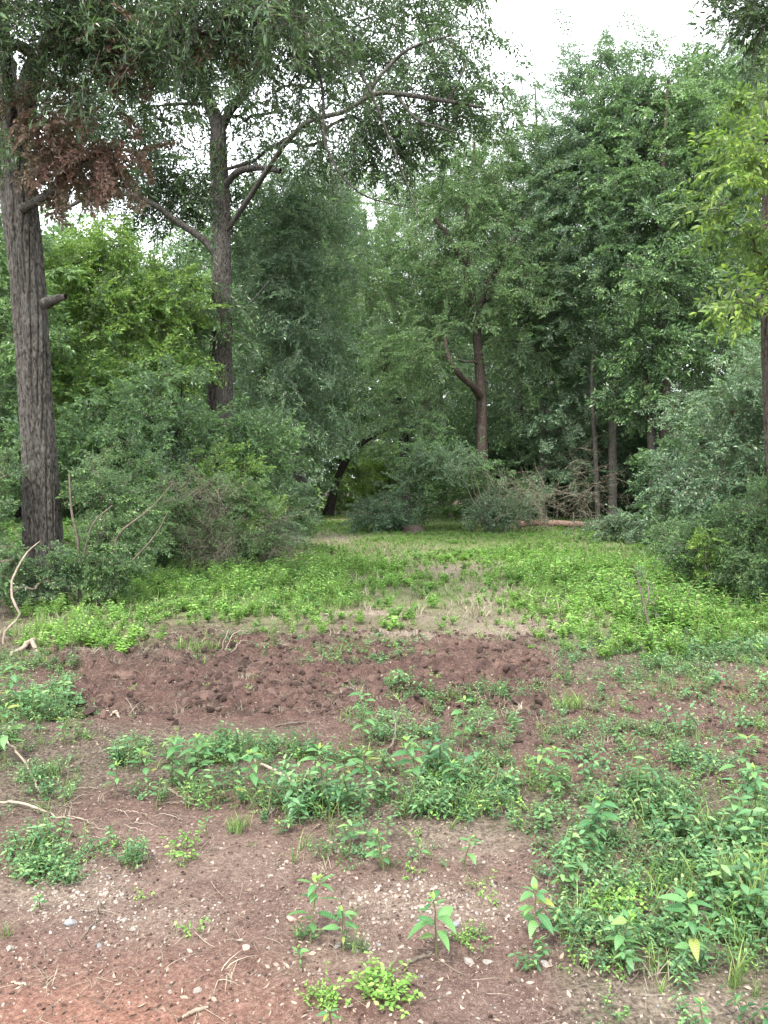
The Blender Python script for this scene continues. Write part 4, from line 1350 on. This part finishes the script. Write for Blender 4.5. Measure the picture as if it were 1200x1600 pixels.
sow('low_weeds', 'weedlow', 'low lime green weeds under and around the tall ones', 'weeds', 40, lambda x, y: np.clip(lush_amt(x, y) + (.4 + .5 * nz(x, y, .8)) * short_amt(x, y) * (y < 16), 0, 1) * .9, -10, 11, 6.2, 22, .45, 1.1, 502, (.7, .2))
sow('short_grass', 'grass', 'short grass on the far clearing and the track', 'grass', 95, lambda x, y: short_amt(x, y) * (.45 + .55 * nz(x, y, .9)), -10, 14, 9, 30, .35, .95, 503, (.55, .2))
sow('far_grass', 'weedlow', 'short green growth along the far track', 'grass', 34, lambda x, y: short_amt(x, y) * (.3 + .7 * nz(x, y, .5)), -10, 16, 13, 46, .22, .7, 504, (.45, .2))
sow('forest_undergrowth', 'weedlow', 'dark green undergrowth at the foot of the trees', 'undergrowth', 7, lambda x, y: np.clip(1 - short_amt(x, y) - 1.5 * lane_amt(x, y) - sand_amt(x, y) - dirt_amt(x, y) - lush_amt(x, y), 0, 1) * (y > 9), -26, 26, 9, 46, .6, 1.7, 505, (.05, .15))
fg = lambda x, y: np.clip(weed_amt(x, y) * 1.1 * (.12 + .88 * nz(x, y, 2.6)) * (.4 + .6 * nz(x, y, .9)) + .55 * seg(*pix(x, y), 880, 1500, 1210, 1480, 60, 40) * nz(x, y, 3.1), 0, 1)
sow('low_herbs', 'herb', 'small leafy weeds growing over the foreground dirt', 'weeds', 330, fg, -4.5, 4.5, 2.0, 8.5, .35, 1.25, 511, (.5, .25))
sow('broad_weeds', 'weedfore', 'broader-leaved weeds rising above the small foreground ones', 'weeds', 75, lambda x, y: fg(x, y), -4.5, 4.5, 2.0, 8.5, .3, 1.15, 5111, (.65, .35))
sow('feathery_weeds', 'ragweed', 'feathery narrow-leaved weeds among the foreground plants', 'weeds', 85, fg, -4.5, 4.5, 2.0, 8.5, .5, 1.2, 512, (.45, .25))
sow('yellow_green_weeds', 'limeherb', 'small yellow-green weeds dotted over the foreground', 'weeds', 80, lambda x, y: np.clip(fg(x, y) + .03, 0, 1), -4.5, 4.5, 2.0, 8.5, .5, 1.2, 513, (.75, .25))
sow('foreground_grass', 'grass', 'loose grass among the foreground weeds', 'grass', 90, lambda x, y: np.clip(fg(x, y) * .8 + .5 * blob(*pix(x, y), 1150, 1400, 130, 120) + .03, 0, 1), -4.5, 4.5, 2.0, 9, .5, 1.2, 514, (.5, .2))
sow('edge_grass', 'grasstall', 'long grass blades standing at the right edge of the foreground', 'grass', 60, lambda x, y: blob(*pix(x, y), 1190, 1390, 110, 110), 0, 3, 2.2, 4.4, .35, .85, 515, (.5, .2))
dry = lambda x, y: np.clip(.35 * rubble_amt(x, y) * nz(x * .4, y * 1.6, 2.) + .35 * nz(x, y, 1.5) + .5 * blob(*pix(x, y), 90, 1260, 150, 60) + .4 * blob(*pix(x, y), 1000, 1180, 200, 40) + .35 * sand_amt(x, y) + .25 * rubble_amt(x, y), 0, 1)
sow('dry_grass', 'strawgrass', 'flattened dry grass lying over the dirt', 'dry grass', 26, dry, -6, 6, 2.0, 13, .5, 1.4, 516, (.5, .3), tilt=.3)
sow('grass_straws', 'strand', 'loose straws and dead stalks strewn on the ground', 'straw', 560, lambda x, y: np.clip(dry(x, y) + .18, 0, 1), -6, 6, 1.9, 12, .12, .8, 517, (.5, .3), tilt=.15)
sow('leaf_litter', 'litter', 'brown leaf and bark litter scattered on the dirt', 'leaf litter', 2000, lambda x, y: np.clip(.3 + .7 * nz(x, y, 1.1), 0, 1), -5, 5, 1.9, 9, .05, .62, 518, (.5, .35), tilt=.5, skew=1.7)
sow('fine_twigs', 'twiglet', 'thin dark twigs strewn over the dirt', 'twigs', 110, lambda x, y: np.clip(.3 + .5 * rubble_amt(x, y), 0, 1), -6, 6, 1.9, 12, .2, 1.0, 519, (.5, .3), tilt=.2)
sow('dirt_clods', 'clod', 'torn clods of dark red-brown soil', 'dirt clods', 1500, lambda x, y: np.clip(rubble_amt(x, y) * (.3 + .7 * nz(x, y, 2.5)) + .05 * dirt_amt(x, y), 0, 1), -6, 6, 3.8, 9.5, .008, .12, 520, (.4, .35), tilt=1., skew=3.2)
sow('dirt_crumbs', 'clod', 'fine crumbs of reddish soil', 'dirt crumbs', 2600, lambda x, y: np.clip(dirt_amt(x, y) * .6, 0, 1), -3.6, 3.6, 1.9, 5.2, .003, .022, 521, (.6, .3), tilt=1., skew=1.8)
sow('gravel', 'pebble', 'small pale limestone gravel spread over the foreground dirt', 'gravel', 9000, lambda x, y: np.clip(gravel_amt(x, y) ** 1.1 * (.25 + .9 * nz(x, y, 2.8)), 0, 1), -3.5, 3.5, 1.9, 4.6, .003, .026, 522, (.5, .4), tilt=.5, skew=2.2)


# ------------------------------------------------------------------ seedlings, each its own thing with its own leaves
def leaf_mesh(seed, young=False):
    rng = np.random.default_rng(seed)
    mb = MB()
    leafN(mb, np.zeros(3), np.array([1., 0, .0]), np.array([0, 0, 1.]), 1.0, rng.uniform(.42, .52), 0, .98 if young else rng.uniform(.25, .65), rng.uniform(.12, .5), 6, rng.uniform(.12, .3))
    return mb.mesh('leaf', [M['seedling']], True)


def seedling_mat():
    m, nt = new_mat('seedling_leaf')
    lv = N(nt, 'ShaderNodeAttribute', attribute_type='GEOMETRY', attribute_name='leafvar')
    oi = N(nt, 'ShaderNodeObjectInfo')
    base = mixcol(nt, oi.outputs['Random'], (.050, .165, .060, 1), (.150, .310, .100, 1))
    old = math_(nt, 'MULTIPLY', math_(nt, 'SUBTRACT', oi.outputs['Random'], .90, True), 12., True)
    base = mixcol(nt, old, base, (.26, .27, .06, 1))
    yf = math_(nt, 'MULTIPLY', math_(nt, 'SUBTRACT', lv.outputs['Fac'], .8, True), 4., True)
    base = mixcol(nt, yf, base, (.26, .42, .07, 1))
    tcd = N(nt, 'ShaderNodeTexCoord')
    nd = N(nt, 'ShaderNodeTexNoise', Scale=7., Detail=4.); nt.links.new(tcd.outputs['Object'], nd.inputs['Vector'])
    base = mixcol(nt, math_(nt, 'MULTIPLY', math_(nt, 'SUBTRACT', nd.outputs['Fac'], .62, True), 5., True), base, (.16, .13, .07, 1))
    tc = N(nt, 'ShaderNodeTexCoord')
    sx = N(nt, 'ShaderNodeSeparateXYZ'); nt.links.new(tc.outputs['Object'], sx.inputs[0])
    rib = math_(nt, 'ABSOLUTE', sx.outputs['Y'])
    ribm = math_(nt, 'SUBTRACT', 1.0, math_(nt, 'MULTIPLY', rib, 45.), True)
    base = mixcol(nt, math_(nt, 'MULTIPLY', ribm, .35), base, (.30, .42, .20, 1))
    pb = N(nt, 'ShaderNodeBsdfPrincipled', Roughness=.45)
    pb.inputs['Specular IOR Level'].default_value = .45
    nt.links.new(base, pb.inputs['Base Color'])
    wv = N(nt, 'ShaderNodeTexWave', Scale=3.2, Distortion=.6)
    wv.bands_direction = 'X'
    nt.links.new(tc.outputs['Object'], wv.inputs['Vector'])
    bp = N(nt, 'ShaderNodeBump', Strength=.35, Distance=.01)
    nt.links.new(wv.outputs['Fac'], bp.inputs['Height']); nt.links.new(bp.outputs[0], pb.inputs['Normal'])
    tr = N(nt, 'ShaderNodeBsdfTranslucent'); nt.links.new(mixcol(nt, .4, base, (.3, .45, .05, 1)), tr.inputs[0])
    mx = N(nt, 'ShaderNodeMixShader'); mx.inputs[0].default_value = .3
    out = N(nt, 'ShaderNodeOutputMaterial')
    nt.links.new(pb.outputs[0], mx.inputs[1]); nt.links.new(tr.outputs[0], mx.inputs[2]); nt.links.new(mx.outputs[0], out.inputs[0])
    return m


M['seedling'] = seedling_mat()
LEAF = [leaf_mesh(600 + i) for i in range(6)]
YOUNG = [leaf_mesh(620 + i, True) for i in range(2)]
SEED = [
    (567, 1172, 95, 'tall single seedling standing alone on the far side of the bare dirt, centre'),
    (180, 1246, 60, 'leftmost seedling of the clump in front of the torn dirt'),
    (232, 1232, 72, 'second seedling from the left in the clump before the torn dirt'),
    (268, 1225, 80, 'seedling at the top left of the clump before the torn dirt'),
    (312, 1222, 80, 'tallest seedling in the middle of the left clump'),
    (350, 1215, 60, 'seedling right of the tallest one in the left clump'),
    (392, 1245, 76, 'seedling next to the upper end of the pale broken stick'),
    (368, 1262, 54, 'low front seedling of the left clump'),
    (244, 1262, 46, 'low front seedling at the left of the left clump'),
    (505, 1242, 80, 'seedling just right of the pale broken stick'),
    (572, 1240, 66, 'seedling between the pale stick and the bushy seedling'),
    (540, 1225, 50, 'short seedling tucked behind its neighbours right of the stick'),
    (655, 1246, 92, 'bushy many-leaved seedling in the middle of the weed band'),
    (718, 1244, 56, 'seedling with olive top leaves right of the bushy one'),
    (722, 1178, 88, 'seedling with drooping olive leaves on the bare dirt behind the weed band'),
    (868, 1248, 84, 'tall seedling with a yellow tip right of the bare gap'),
    (842, 1222, 56, 'smaller seedling leaning left beside the yellow-tipped one'),
    (930, 1325, 86, 'large-leaved seedling in the weeds left of the dry grass'),
    (1005, 1252, 46, 'heart-leaved seedling near the dry grass tuft on the right'),
    (1150, 1228, 84, 'upper of the tall seedlings at the right edge'),
    (1180, 1290, 110, 'large pale seedling cut by the right edge'),
    (1196, 1385, 70, 'seedling low at the right edge beside the long grass'),
    (485, 1478, 108, 'tall thin seedling with wide-set leaves on the foreground gravel'),
    (537, 1492, 78, 'compact bright seedling beside the thin one on the foreground gravel'),
    (470, 1512, 40, 'tiny seedling at the foot of the thin one'),
    (682, 1496, 112, 'stout-stemmed seedling standing alone in front of the gravel pile'),
    (600, 1368, 72, 'seedling at the rear edge of the gravel, centre'),
    (724, 1366, 60, 'seedling behind the gravel pile'),
    (655, 1362, 44, 'small seedling between the two behind the gravel'),
    (836, 1480, 100, 'seedling on bare dirt at the left of the right weed patch'),
    (958, 1512, 92, 'seedling in the middle of the right foreground weeds'),
    (1084, 1528, 132, 'largest many-tiered seedling in the right foreground'),
    (520, 1632, 62, 'flat rosette seedling cut by the bottom edge'),
    (1100, 1625, 66, 'seedling in the bottom right corner'),
    (12, 1110, 70, 'upper seedling at the left edge beside the torn dirt'),
    (52, 1128, 52, 'seedling at the left edge growing out towards the torn dirt'),
    (8, 1195, 92, 'tall seedling at the left edge above the dry grass'),
    (102, 1166, 46, 'seedling with one olive leaf at the left end of the torn dirt'),
    (1050, 1200, 40, 'small seedling by the dark leafy tuft on the right'),
    (905, 1150, 36, 'small broad-leaved seedling on the bare dirt, right of centre'),
    (62, 1418, 26, 'tiny seedling on the white gravel at lower left'),
    (605, 1315, 40, 'low seedling at the front rim of the weed band'),
    (430, 1310, 30, 'small star-shaped seedling below the pale broken stick'),
    (322, 1302, 34, 'pale-leaved small seedling below the left clump'),
]


def seedling(px, py, hp, label, seed):
    rng = np.random.default_rng(seed)
    d = float(GD(py))
    base = P(px, py, d); base[2] = float(H(base[0], d))
    h = hp / F * d
    root = empty('seedling', base); tag(root, label, 'seedling', 'seedlings on the foreground dirt')
    t = np.linspace(0, 1, 6)
    lean = rng.normal(0, .12, 2)
    path = np.stack([lean[0] * h * t ** 1.5, lean[1] * h * t ** 1.5, h * .93 * t], -1)
    path[:, :2] += rng.normal(0, .012 * h, (6, 2)) * t[:, None]
    mb = MB(); p2 = path.copy(); p2[0, 2] -= .01
    mb.tube(p2, .0024 * (1.25 - .7 * t) + .0004, 5)
    link(bpy.data.objects.new('stem', mb.mesh('stem', [M['green_stem']], True)), root)
    tiers = max(2, min(8, int(h / .032)))
    L = np.clip(h * .30, .030, .075)
    az = rng.uniform(0, pi)
    for q in range(tiers):
        u = .28 + .72 * (q + .5) / tiers
        k = min(int(u * 5), 4); f = u * 5 - k
        p = path[k] * (1 - f) + path[k + 1] * f
        az += pi / 2 + rng.normal(0, .25)
        nleaf = 2 if q < tiers - 1 else 5
        for w in range(nleaf):
            if nleaf == 2 and rng.random() < .12:
                continue
            a = az + w * 2 * pi / nleaf + rng.normal(0, .2)
            s = L * rng.uniform(.6, 1.2) * (.85 if nleaf == 5 else 1.15 - .3 * abs(u - .6) * 2)
            o = bpy.data.objects.new('leaf', LEAF[rng.integers(6)])
            pet = .18 * s
            elev = rng.uniform(-.15, .45) if nleaf == 2 else rng.uniform(.1, .6)
            o.location = p + np.array([cos(a) * pet, sin(a) * pet, pet * .4])
            o.rotation_euler = (rng.normal(0, .25), -elev, a)
            o.scale = (s, s * rng.uniform(.85, 1.1), s)
            link(o, root)
    for w in range(3):
        o = bpy.data.objects.new('leaf', YOUNG[w % 2]); a = rng.uniform(0, 2 * pi)
        s = L * .42
        o.location = path[-1]; o.rotation_euler = (0, -rng.uniform(.7, 1.2), a); o.scale = (s, s * .8, s)
        o['label'] = 'young yellow-green leaf at the tip'
        link(o, root)
    return root


for i, s in enumerate(SEED):
    seedling(*s, 700 + i)

# single weeds one can pick out
def clump(name, label, cat, px, py, rpx, key, n, smin, smax, tint, seed, group=None, squash=.5):
    rng = np.random.default_rng(seed)
    d = float(GD(py)); r = rpx / F * d
    bx = P(px, py, d)[0]; gz = float(H(bx, d))
    root = empty(name, (bx, d, gz)); tag(root, label, cat, group)
    a = rng.uniform(0, 2 * pi, n); q = rng.uniform(0, 1, n) ** .6 * r
    x = np.cos(a) * q; y = np.sin(a) * q
    z = H(bx + x, d + y) - gz
    rot = np.stack([np.sin(a) * -.3 * q / r, np.cos(a) * .3 * q / r, rng.uniform(0, 6.3, n)], -1)
    scatter('foliage', key, np.stack([x, y, z], -1), rot, rng.uniform(smin, smax, n), rng.normal(tint, .12, n), root, rng)
    return root


clump('weed', 'bright lime leafy weed near the bottom edge, centre', 'weed', 600, 1560, 24, 'limeherb', 12, .6, 1.0, .95, 801)
clump('weed', 'yellow-green creeping weed at the bottom left of the lime weed', 'weed', 510, 1570, 26, 'limeherb', 9, .4, .7, .8, 802)
clump('weed', 'dark fern-like weed at the left edge above the white gravel', 'weed', 60, 1358, 30, 'herb', 14, .6, 1.0, .6, 803)
clump('weed', 'small weed at the right of the fern-like one above the white gravel', 'weed', 100, 1372, 24, 'herb', 9, .4, .8, .4, 804)
clump('weed', 'isolated feathery weed on the dirt below the left clump', 'weed', 200, 1350, 22, 'ragweed', 8, .5, .8, .4, 805)
clump('weed', 'upright yellowish weed on the gravel below the pale stick', 'weed', 290, 1335, 8, 'limeherb', 3, .8, 1.1, .7, 806)
clump('weed', 'yellow and red turning weed left of the largest seedling', 'weed', 965, 1420, 20, 'limeherb', 10, .7, 1.1, 1.0, 807)
clump('weed', 'green feathery tuft on the bare dirt right of centre', 'weed', 785, 1085, 24, 'ragweed', 12, .7, 1.1, .6, 808)
clump('weed', 'grassy tuft on the torn dirt beside the drooping seedling', 'weed', 890, 1100, 28, 'grass', 12, .6, 1.0, .5, 809)
clump('weed', 'dark leafy weed tuft on the bare dirt at right', 'weed', 1085, 1190, 34, 'herb', 16, .7, 1.1, .2, 810)
clump('grass_tuft', 'drooping light green grass tuft at the right edge', 'grass', 1165, 1400, 42, 'grasstall', 12, .45, .75, .65, 811)
clump('grass_tuft', 'small grass tuft on the pale stick side of the weed band', 'grass', 375, 1300, 16, 'grass', 6, .5, .8, .4, 812)
clump('weed', 'round green weed on the crest of the torn earth', 'weed', 625, 975, 24, 'weedlow', 8, .5, .8, .5, 813)
clump('weed', 'yellowish weed on the pale sand at the rim of the torn earth', 'weed', 538, 978, 14, 'weedlow', 4, .4, .6, .9, 814)
clump('grass_tuft', 'grass tuft on the left shoulder of the torn earth', 'grass', 305, 1020, 34, 'grass', 14, .8, 1.3, .6, 815)
clump('weed', 'low weed cluster among the gravel by the stout seedling', 'weed', 735, 1475, 30, 'limeherb', 8, .3, .6, .4, 816)


# ------------------------------------------------------------------ stones, sticks, logs
def stone(px, py, wpx, label, mat, seed, group=None, flat=.7):
    rng = np.random.default_rng(seed)
    d = float(GD(py)); bx = P(px, py, d)[0]; s = wpx / F * d
    o = bpy.data.objects.new('stone', rock(rng, 2, .25, mat, flat, 4))
    o.location = (bx, d, float(H(bx, d)) - .02 * s); o.scale = (s, s, s)
    o.rotation_euler = (rng.normal(0, .3), rng.normal(0, .3), rng.uniform(0, 6.3))
    link(o); tag(o, label, 'stone', group)
    return o


for i, (px, py, w, lb, mt) in enumerate([
        (374, 1468, 20, 'white stone, upper of the two lying left of the thin seedling', 'stone'),
        (384, 1483, 16, 'pinkish stone, lower of the two lying left of the thin seedling', 'stone_pink'),
        (762, 1502, 22, 'pointed bright white stone right of the stout seedling', 'stone'),
        (733, 1500, 24, 'dull pale stone beside the pointed white one', 'stone'),
        (851, 1512, 20, 'white stone in front of the seedling on bare dirt', 'stone'),
        (164, 1394, 17, 'smooth pale stone behind the white rubble at lower left', 'stone_pink'),
        (190, 1396, 13, 'white stone just right of the smooth pale one', 'stone'),
        (108, 1436, 26, 'mottled grey stone at lower left', 'stone_grey'),
        (192, 1432, 22, 'white angular rubble stone at lower left', 'stone'),
        (207, 1448, 14, 'small white stone below the angular rubble stone', 'stone'),
        (14, 1480, 18, 'white stone at the left edge on the bare dirt', 'stone'),
        (311, 1548, 20, 'white stone on bare dirt near the bottom, left of centre', 'stone'),
        (528, 1484, 20, 'flat white stone right of the compact seedling', 'stone'),
        (100, 1280, 0, '', ''),
        (154, 1471, 16, 'dark flat stone on the smooth dirt at lower left', 'stone_grey'),
        (238, 1516, 11, 'small reddish stone on the smooth dirt at lower left', 'stone_pink'),
        (32, 1492, 11, 'brown stone near the left edge below the white one', 'stone_pink'),
        (860, 1315, 0, '', ''),
        (456, 1440, 24, 'pale pink flat stone between the two front seedlings', 'stone_pink'),
        (712, 1448, 17, 'dark grey stone in the heap right of the stout seedling', 'stone_grey'),
        (857, 1242, 14, 'rounded pinkish stone under the yellow-tipped seedling', 'stone_pink')]):
    if w:
        stone(px, py, w, lb, mt, 900 + i)
rng = np.random.default_rng(77)
SM = [rock(np.random.default_rng(950 + i), 1, .2, ['stone', 'stone', 'stone_pink', 'stone', 'stone_grey', 'stone'][i % 6], .65, 4) for i in range(12)]
cnt = 0
while cnt < 130:
    px, py = rng.uniform(0, 1200), rng.uniform(1320, 1600)
    d = float(GD(py)); bx = P(px, py, d)[0]
    if rng.random() > float(gravel_amt(np.array([bx]), np.array([d]))[0]) ** 1.5:
        continue
    s = rng.uniform(7, 13) / F * d
    o = bpy.data.objects.new('stone', SM[rng.integers(12)])
    o.location = (bx, d, float(H(bx, d)) - .04 * s); o.scale = (s * rng.uniform(.8, 1.3), s, s * rng.uniform(.7, 1.1))
    o.rotation_euler = (rng.normal(0, .4), rng.normal(0, .4), rng.uniform(0, 6.3))
    link(o); tag(o, 'small pale limestone chip lying loose in the foreground gravel', 'stone', 'loose limestone chips')
    cnt += 1


def stick(name, pts, label, cat, mat, group=None, seed=0, forks=()):
    """pts: px, py(of its own height), depth, radius px"""
    ep = PD(pts); ep[:, 3] *= .7
    base = ep[0, :3].copy(); base[2] = float(H(base[0], base[1]))
    rng = np.random.default_rng(seed)
    mb = MB(); s = spline(ep, 16)
    s[1:-1, :3] += rng.normal(0, .0025 * (abs(ep[0, 1])) * .3, (14, 3))
    mb.tube(s[:, :3] - base, s[:, 3], 7)
    for f in forks:
        fp = spline(PD(f), 8); mb.tube(fp[:, :3] - base, fp[:, 3], 6)
    o = link(bpy.data.objects.new(name, mb.mesh(name, [M[mat]], True)))
    o.location = base
    return tag(o, label, cat, group)


def gs(px, py, r, up=0.):
    """point lying on the ground at a photo pixel"""
    d = float(GD(py)); x = P(px, py, d)[0]
    z = float(H(x, d)) + r / F * d + up
    _, q = pix(x, d, z)
    return (px, float(q), d, r)


stick('stick', [gs(408, 1206, 3, .03), gs(440, 1225, 4, .03), gs(468, 1241, 5, .02), gs(490, 1256, 6)], 'pale broken stick slanting beside the left clump of seedlings', 'stick', 'palestick', seed=1,
      forks=[[gs(470, 1243, 3, .03), gs(478, 1232, 2, .05), gs(482, 1224, 1, .07)]])
stick('stick', [gs(0, 1258, 3, .02), gs(40, 1263, 3, .02), gs(90, 1272, 2), gs(130, 1276, 1.5)], 'long thin pale stick at the left edge below the dry grass', 'stick', 'palestick', seed=2)
stick('stick', [gs(5, 1172, 2, .06), gs(35, 1205, 2.4, .05), gs(68, 1242, 2)], 'thin straight stick slanting through the left edge weeds', 'stick', 'palestick', seed=3)
stick('stick', [gs(598, 1192, 3), gs(610, 1175, 3, .02), gs(618, 1163, 2.5, .04), gs(615, 1140, 2, .08)], 'dark crooked stick poking up behind the seedlings, centre', 'stick', 'twig', seed=4)
stick('stick', [gs(430, 1138, 2), gs(455, 1134, 2.5, .01), gs(480, 1128, 2)], 'dark stick lying on the torn dirt behind the left clump', 'stick', 'twig', seed=5)
stick('stick', [gs(632, 1516, 4), gs(655, 1508, 4, .005), gs(672, 1502, 3)], 'short dark stick in front of the stout seedling', 'stick', 'twig', seed=6)
stick('stick', [gs(540, 1456, 2), gs(552, 1472, 2), gs(572, 1488, 2.4)], 'thin brown stick right of the compact seedling', 'stick', 'twig', seed=7)
stick('stick', [gs(128, 1462, 1.5), gs(140, 1448, 1.5, .004), gs(155, 1434, 1.2)], 'thin brown twig standing on end of the dark flat stone', 'stick', 'twig', seed=8)
stick('stick', [gs(100, 1456, 1.5), gs(108, 1465, 1.5), gs(113, 1473, 1.2)], 'short brown twig left of the dark flat stone', 'stick', 'twig', seed=9)
stick('wood_splinter', [gs(18, 1527, 2), gs(30, 1530, 3), gs(42, 1535, 2)], 'pale wood splinter on the bare dirt at lower left', 'splinter', 'palestick', seed=10)
stick('wood_splinter', [gs(285, 1600, 3), gs(305, 1592, 5), gs(325, 1585, 3)], 'pale wood chip at the bottom edge on the red dirt', 'splinter', 'palestick', seed=11)
stick('wood_splinter', [gs(120, 1114, 2), gs(136, 1114, 3), gs(152, 1114, 2)], 'pale flat wood splinter on the torn dirt at left', 'splinter', 'palestick', seed=12)
stick('wood_splinter', [gs(172, 1121, 2), gs(180, 1121, 4), gs(188, 1122, 2)], 'short white wood chip right of the pale splinter on the torn dirt', 'splinter', 'palestick', seed=13)
stick('exposed_root', [gs(12, 1032, 3), gs(35, 1025, 5, .04), gs(55, 1018, 6, .05), gs(72, 1016, 3, .03)], 'pale peeled root sticking out of the torn earth at left', 'root', 'palestick', seed=14,
      forks=[[gs(50, 1020, 4, .04), gs(60, 1028, 3, .02), gs(64, 1036, 2)]])
stick('bent_branch', [(8, 1030, 7.0, 3), (6, 1000, 7.0, 3.4), (14, 978, 7.0, 3), (30, 964, 7.0, 2.8), (22, 940, 7.0, 2.8), (17, 915, 7.05, 2.5), (28, 885, 7.1, 2.2), (42, 862, 7.2, 1.8), (62, 846, 7.3, 1.1)],
      'bare pale crooked branch standing at the left edge beside the oak', 'branch', 'palestick', seed=15, forks=[[(14, 1030, 7.05, 3.6), (12, 1005, 7.03, 3.4), (10, 992, 7.0, 3)]])
stick('stick', [gs(95, 925, 1.8, .25), gs(110, 945, 2, .12), gs(125, 957, 2, .04), gs(145, 966, 1.4)], 'thin pale fallen branch at the foot of the oak bush', 'stick', 'palestick', seed=16)
for i, (a, b, c) in enumerate([((345, 1020), (358, 1012), (372, 1006)), ((352, 1026), (368, 1016), (390, 1014)), ((360, 1030), (378, 1024), (392, 1022))]):
    stick('exposed_root', [gs(*a, .6, .03), gs(*b, .9, .06), gs(*c, .6, .03)], ['upper', 'middle', 'lowest'][i] + ' of three thin roots bent out of the spoil heap left of centre', 'root', 'palestick', 'roots in the spoil heap', seed=30 + i)
rng = np.random.default_rng(31)
for i in range(26):
    px, py = rng.uniform(40, 260), rng.uniform(1225, 1320)
    a = rng.uniform(-.6, .6); l = rng.uniform(25, 60)
    stick('dead_stalk', [gs(px, py, .5, .005), gs(px + l * .5 * cos(a), py + l * .5 * sin(a) * .6, .7, .012), gs(px + l * cos(a), py + l * sin(a) * .6, .4)],
          'thin dead stalk in the tangle of dry stems at the left foreground', 'stalk', 'palestick', 'tangled dead stalks', seed=50 + i)
stick('thin_stake', [gs(897, 848, 1.6), (897, 825, GD(848), 1.6), (896, 800, GD(848), 1.4)], 'thin dark upright stake before the right grove', 'stake', 'twig', seed=17)
stick('fallen_log', [gs(806, 829, 7), gs(850, 827, 8), gs(900, 828, 7.5), gs(942, 826, 5)], 'pinkish fallen log lying under the right grove', 'log', 'log', seed=18)
stick('fallen_log', [gs(985, 826, 6), gs(1005, 824, 7), gs(1030, 822, 6)], 'short pinkish log against the pair of brown trunks', 'log', 'log', seed=19)
# stump beside the track
d = float(GD(834)); bx = P(645, 834, d)[0]; r = 16 / F * d
root = empty('tree_stump', (bx, d, float(H(bx, d)))); tag(root, 'low sawn brown stump below the tall grey-green bush', 'stump')
bark_trunk('bark', np.array([[0, 0, -.05, r], [0, 0, .12, r * .95], [.01, 0, .24, r * .93]]), root, M['bark_brown'], 30, .03, .08, .3)
a = np.linspace(0, 2 * pi, 31)[:-1]
V = np.vstack([[0, 0, .235], np.stack([np.cos(a) * r * .93, np.sin(a) * r * .93, .235 + 0 * a], -1)])
link(bpy.data.objects.new('cut_face', mesh('cut_face', V, [(0, i + 1, (i + 1) % 30 + 1) for i in range(30)], [M['log']])), root)
clump('dead_leaf_pile', 'red-brown dead branch heap right of the track on the clearing', 'leaf pile', 668, 860, 18, 'dead', 16, .3, .5, .5, 831)
clump('dead_leaf_pile', 'red-brown dead branch heap left of the track by the weeds', 'leaf pile', 462, 862, 16, 'dead', 12, .3, .5, .4, 832)
clump('brush_heap', 'grey cut brush piled left of the fallen pink log', 'brush', 790, 822, 34, 'bare', 40, .5, .9, .15, 833)
clump('brush_heap', 'low grey brush piled along the dark hollow in the right grove', 'brush', 890, 814, 40, 'bare', 30, .6, 1.0, .15, 834)
print('SCATTER', sum(STATS.values()), {k: v for k, v in STATS.items()})
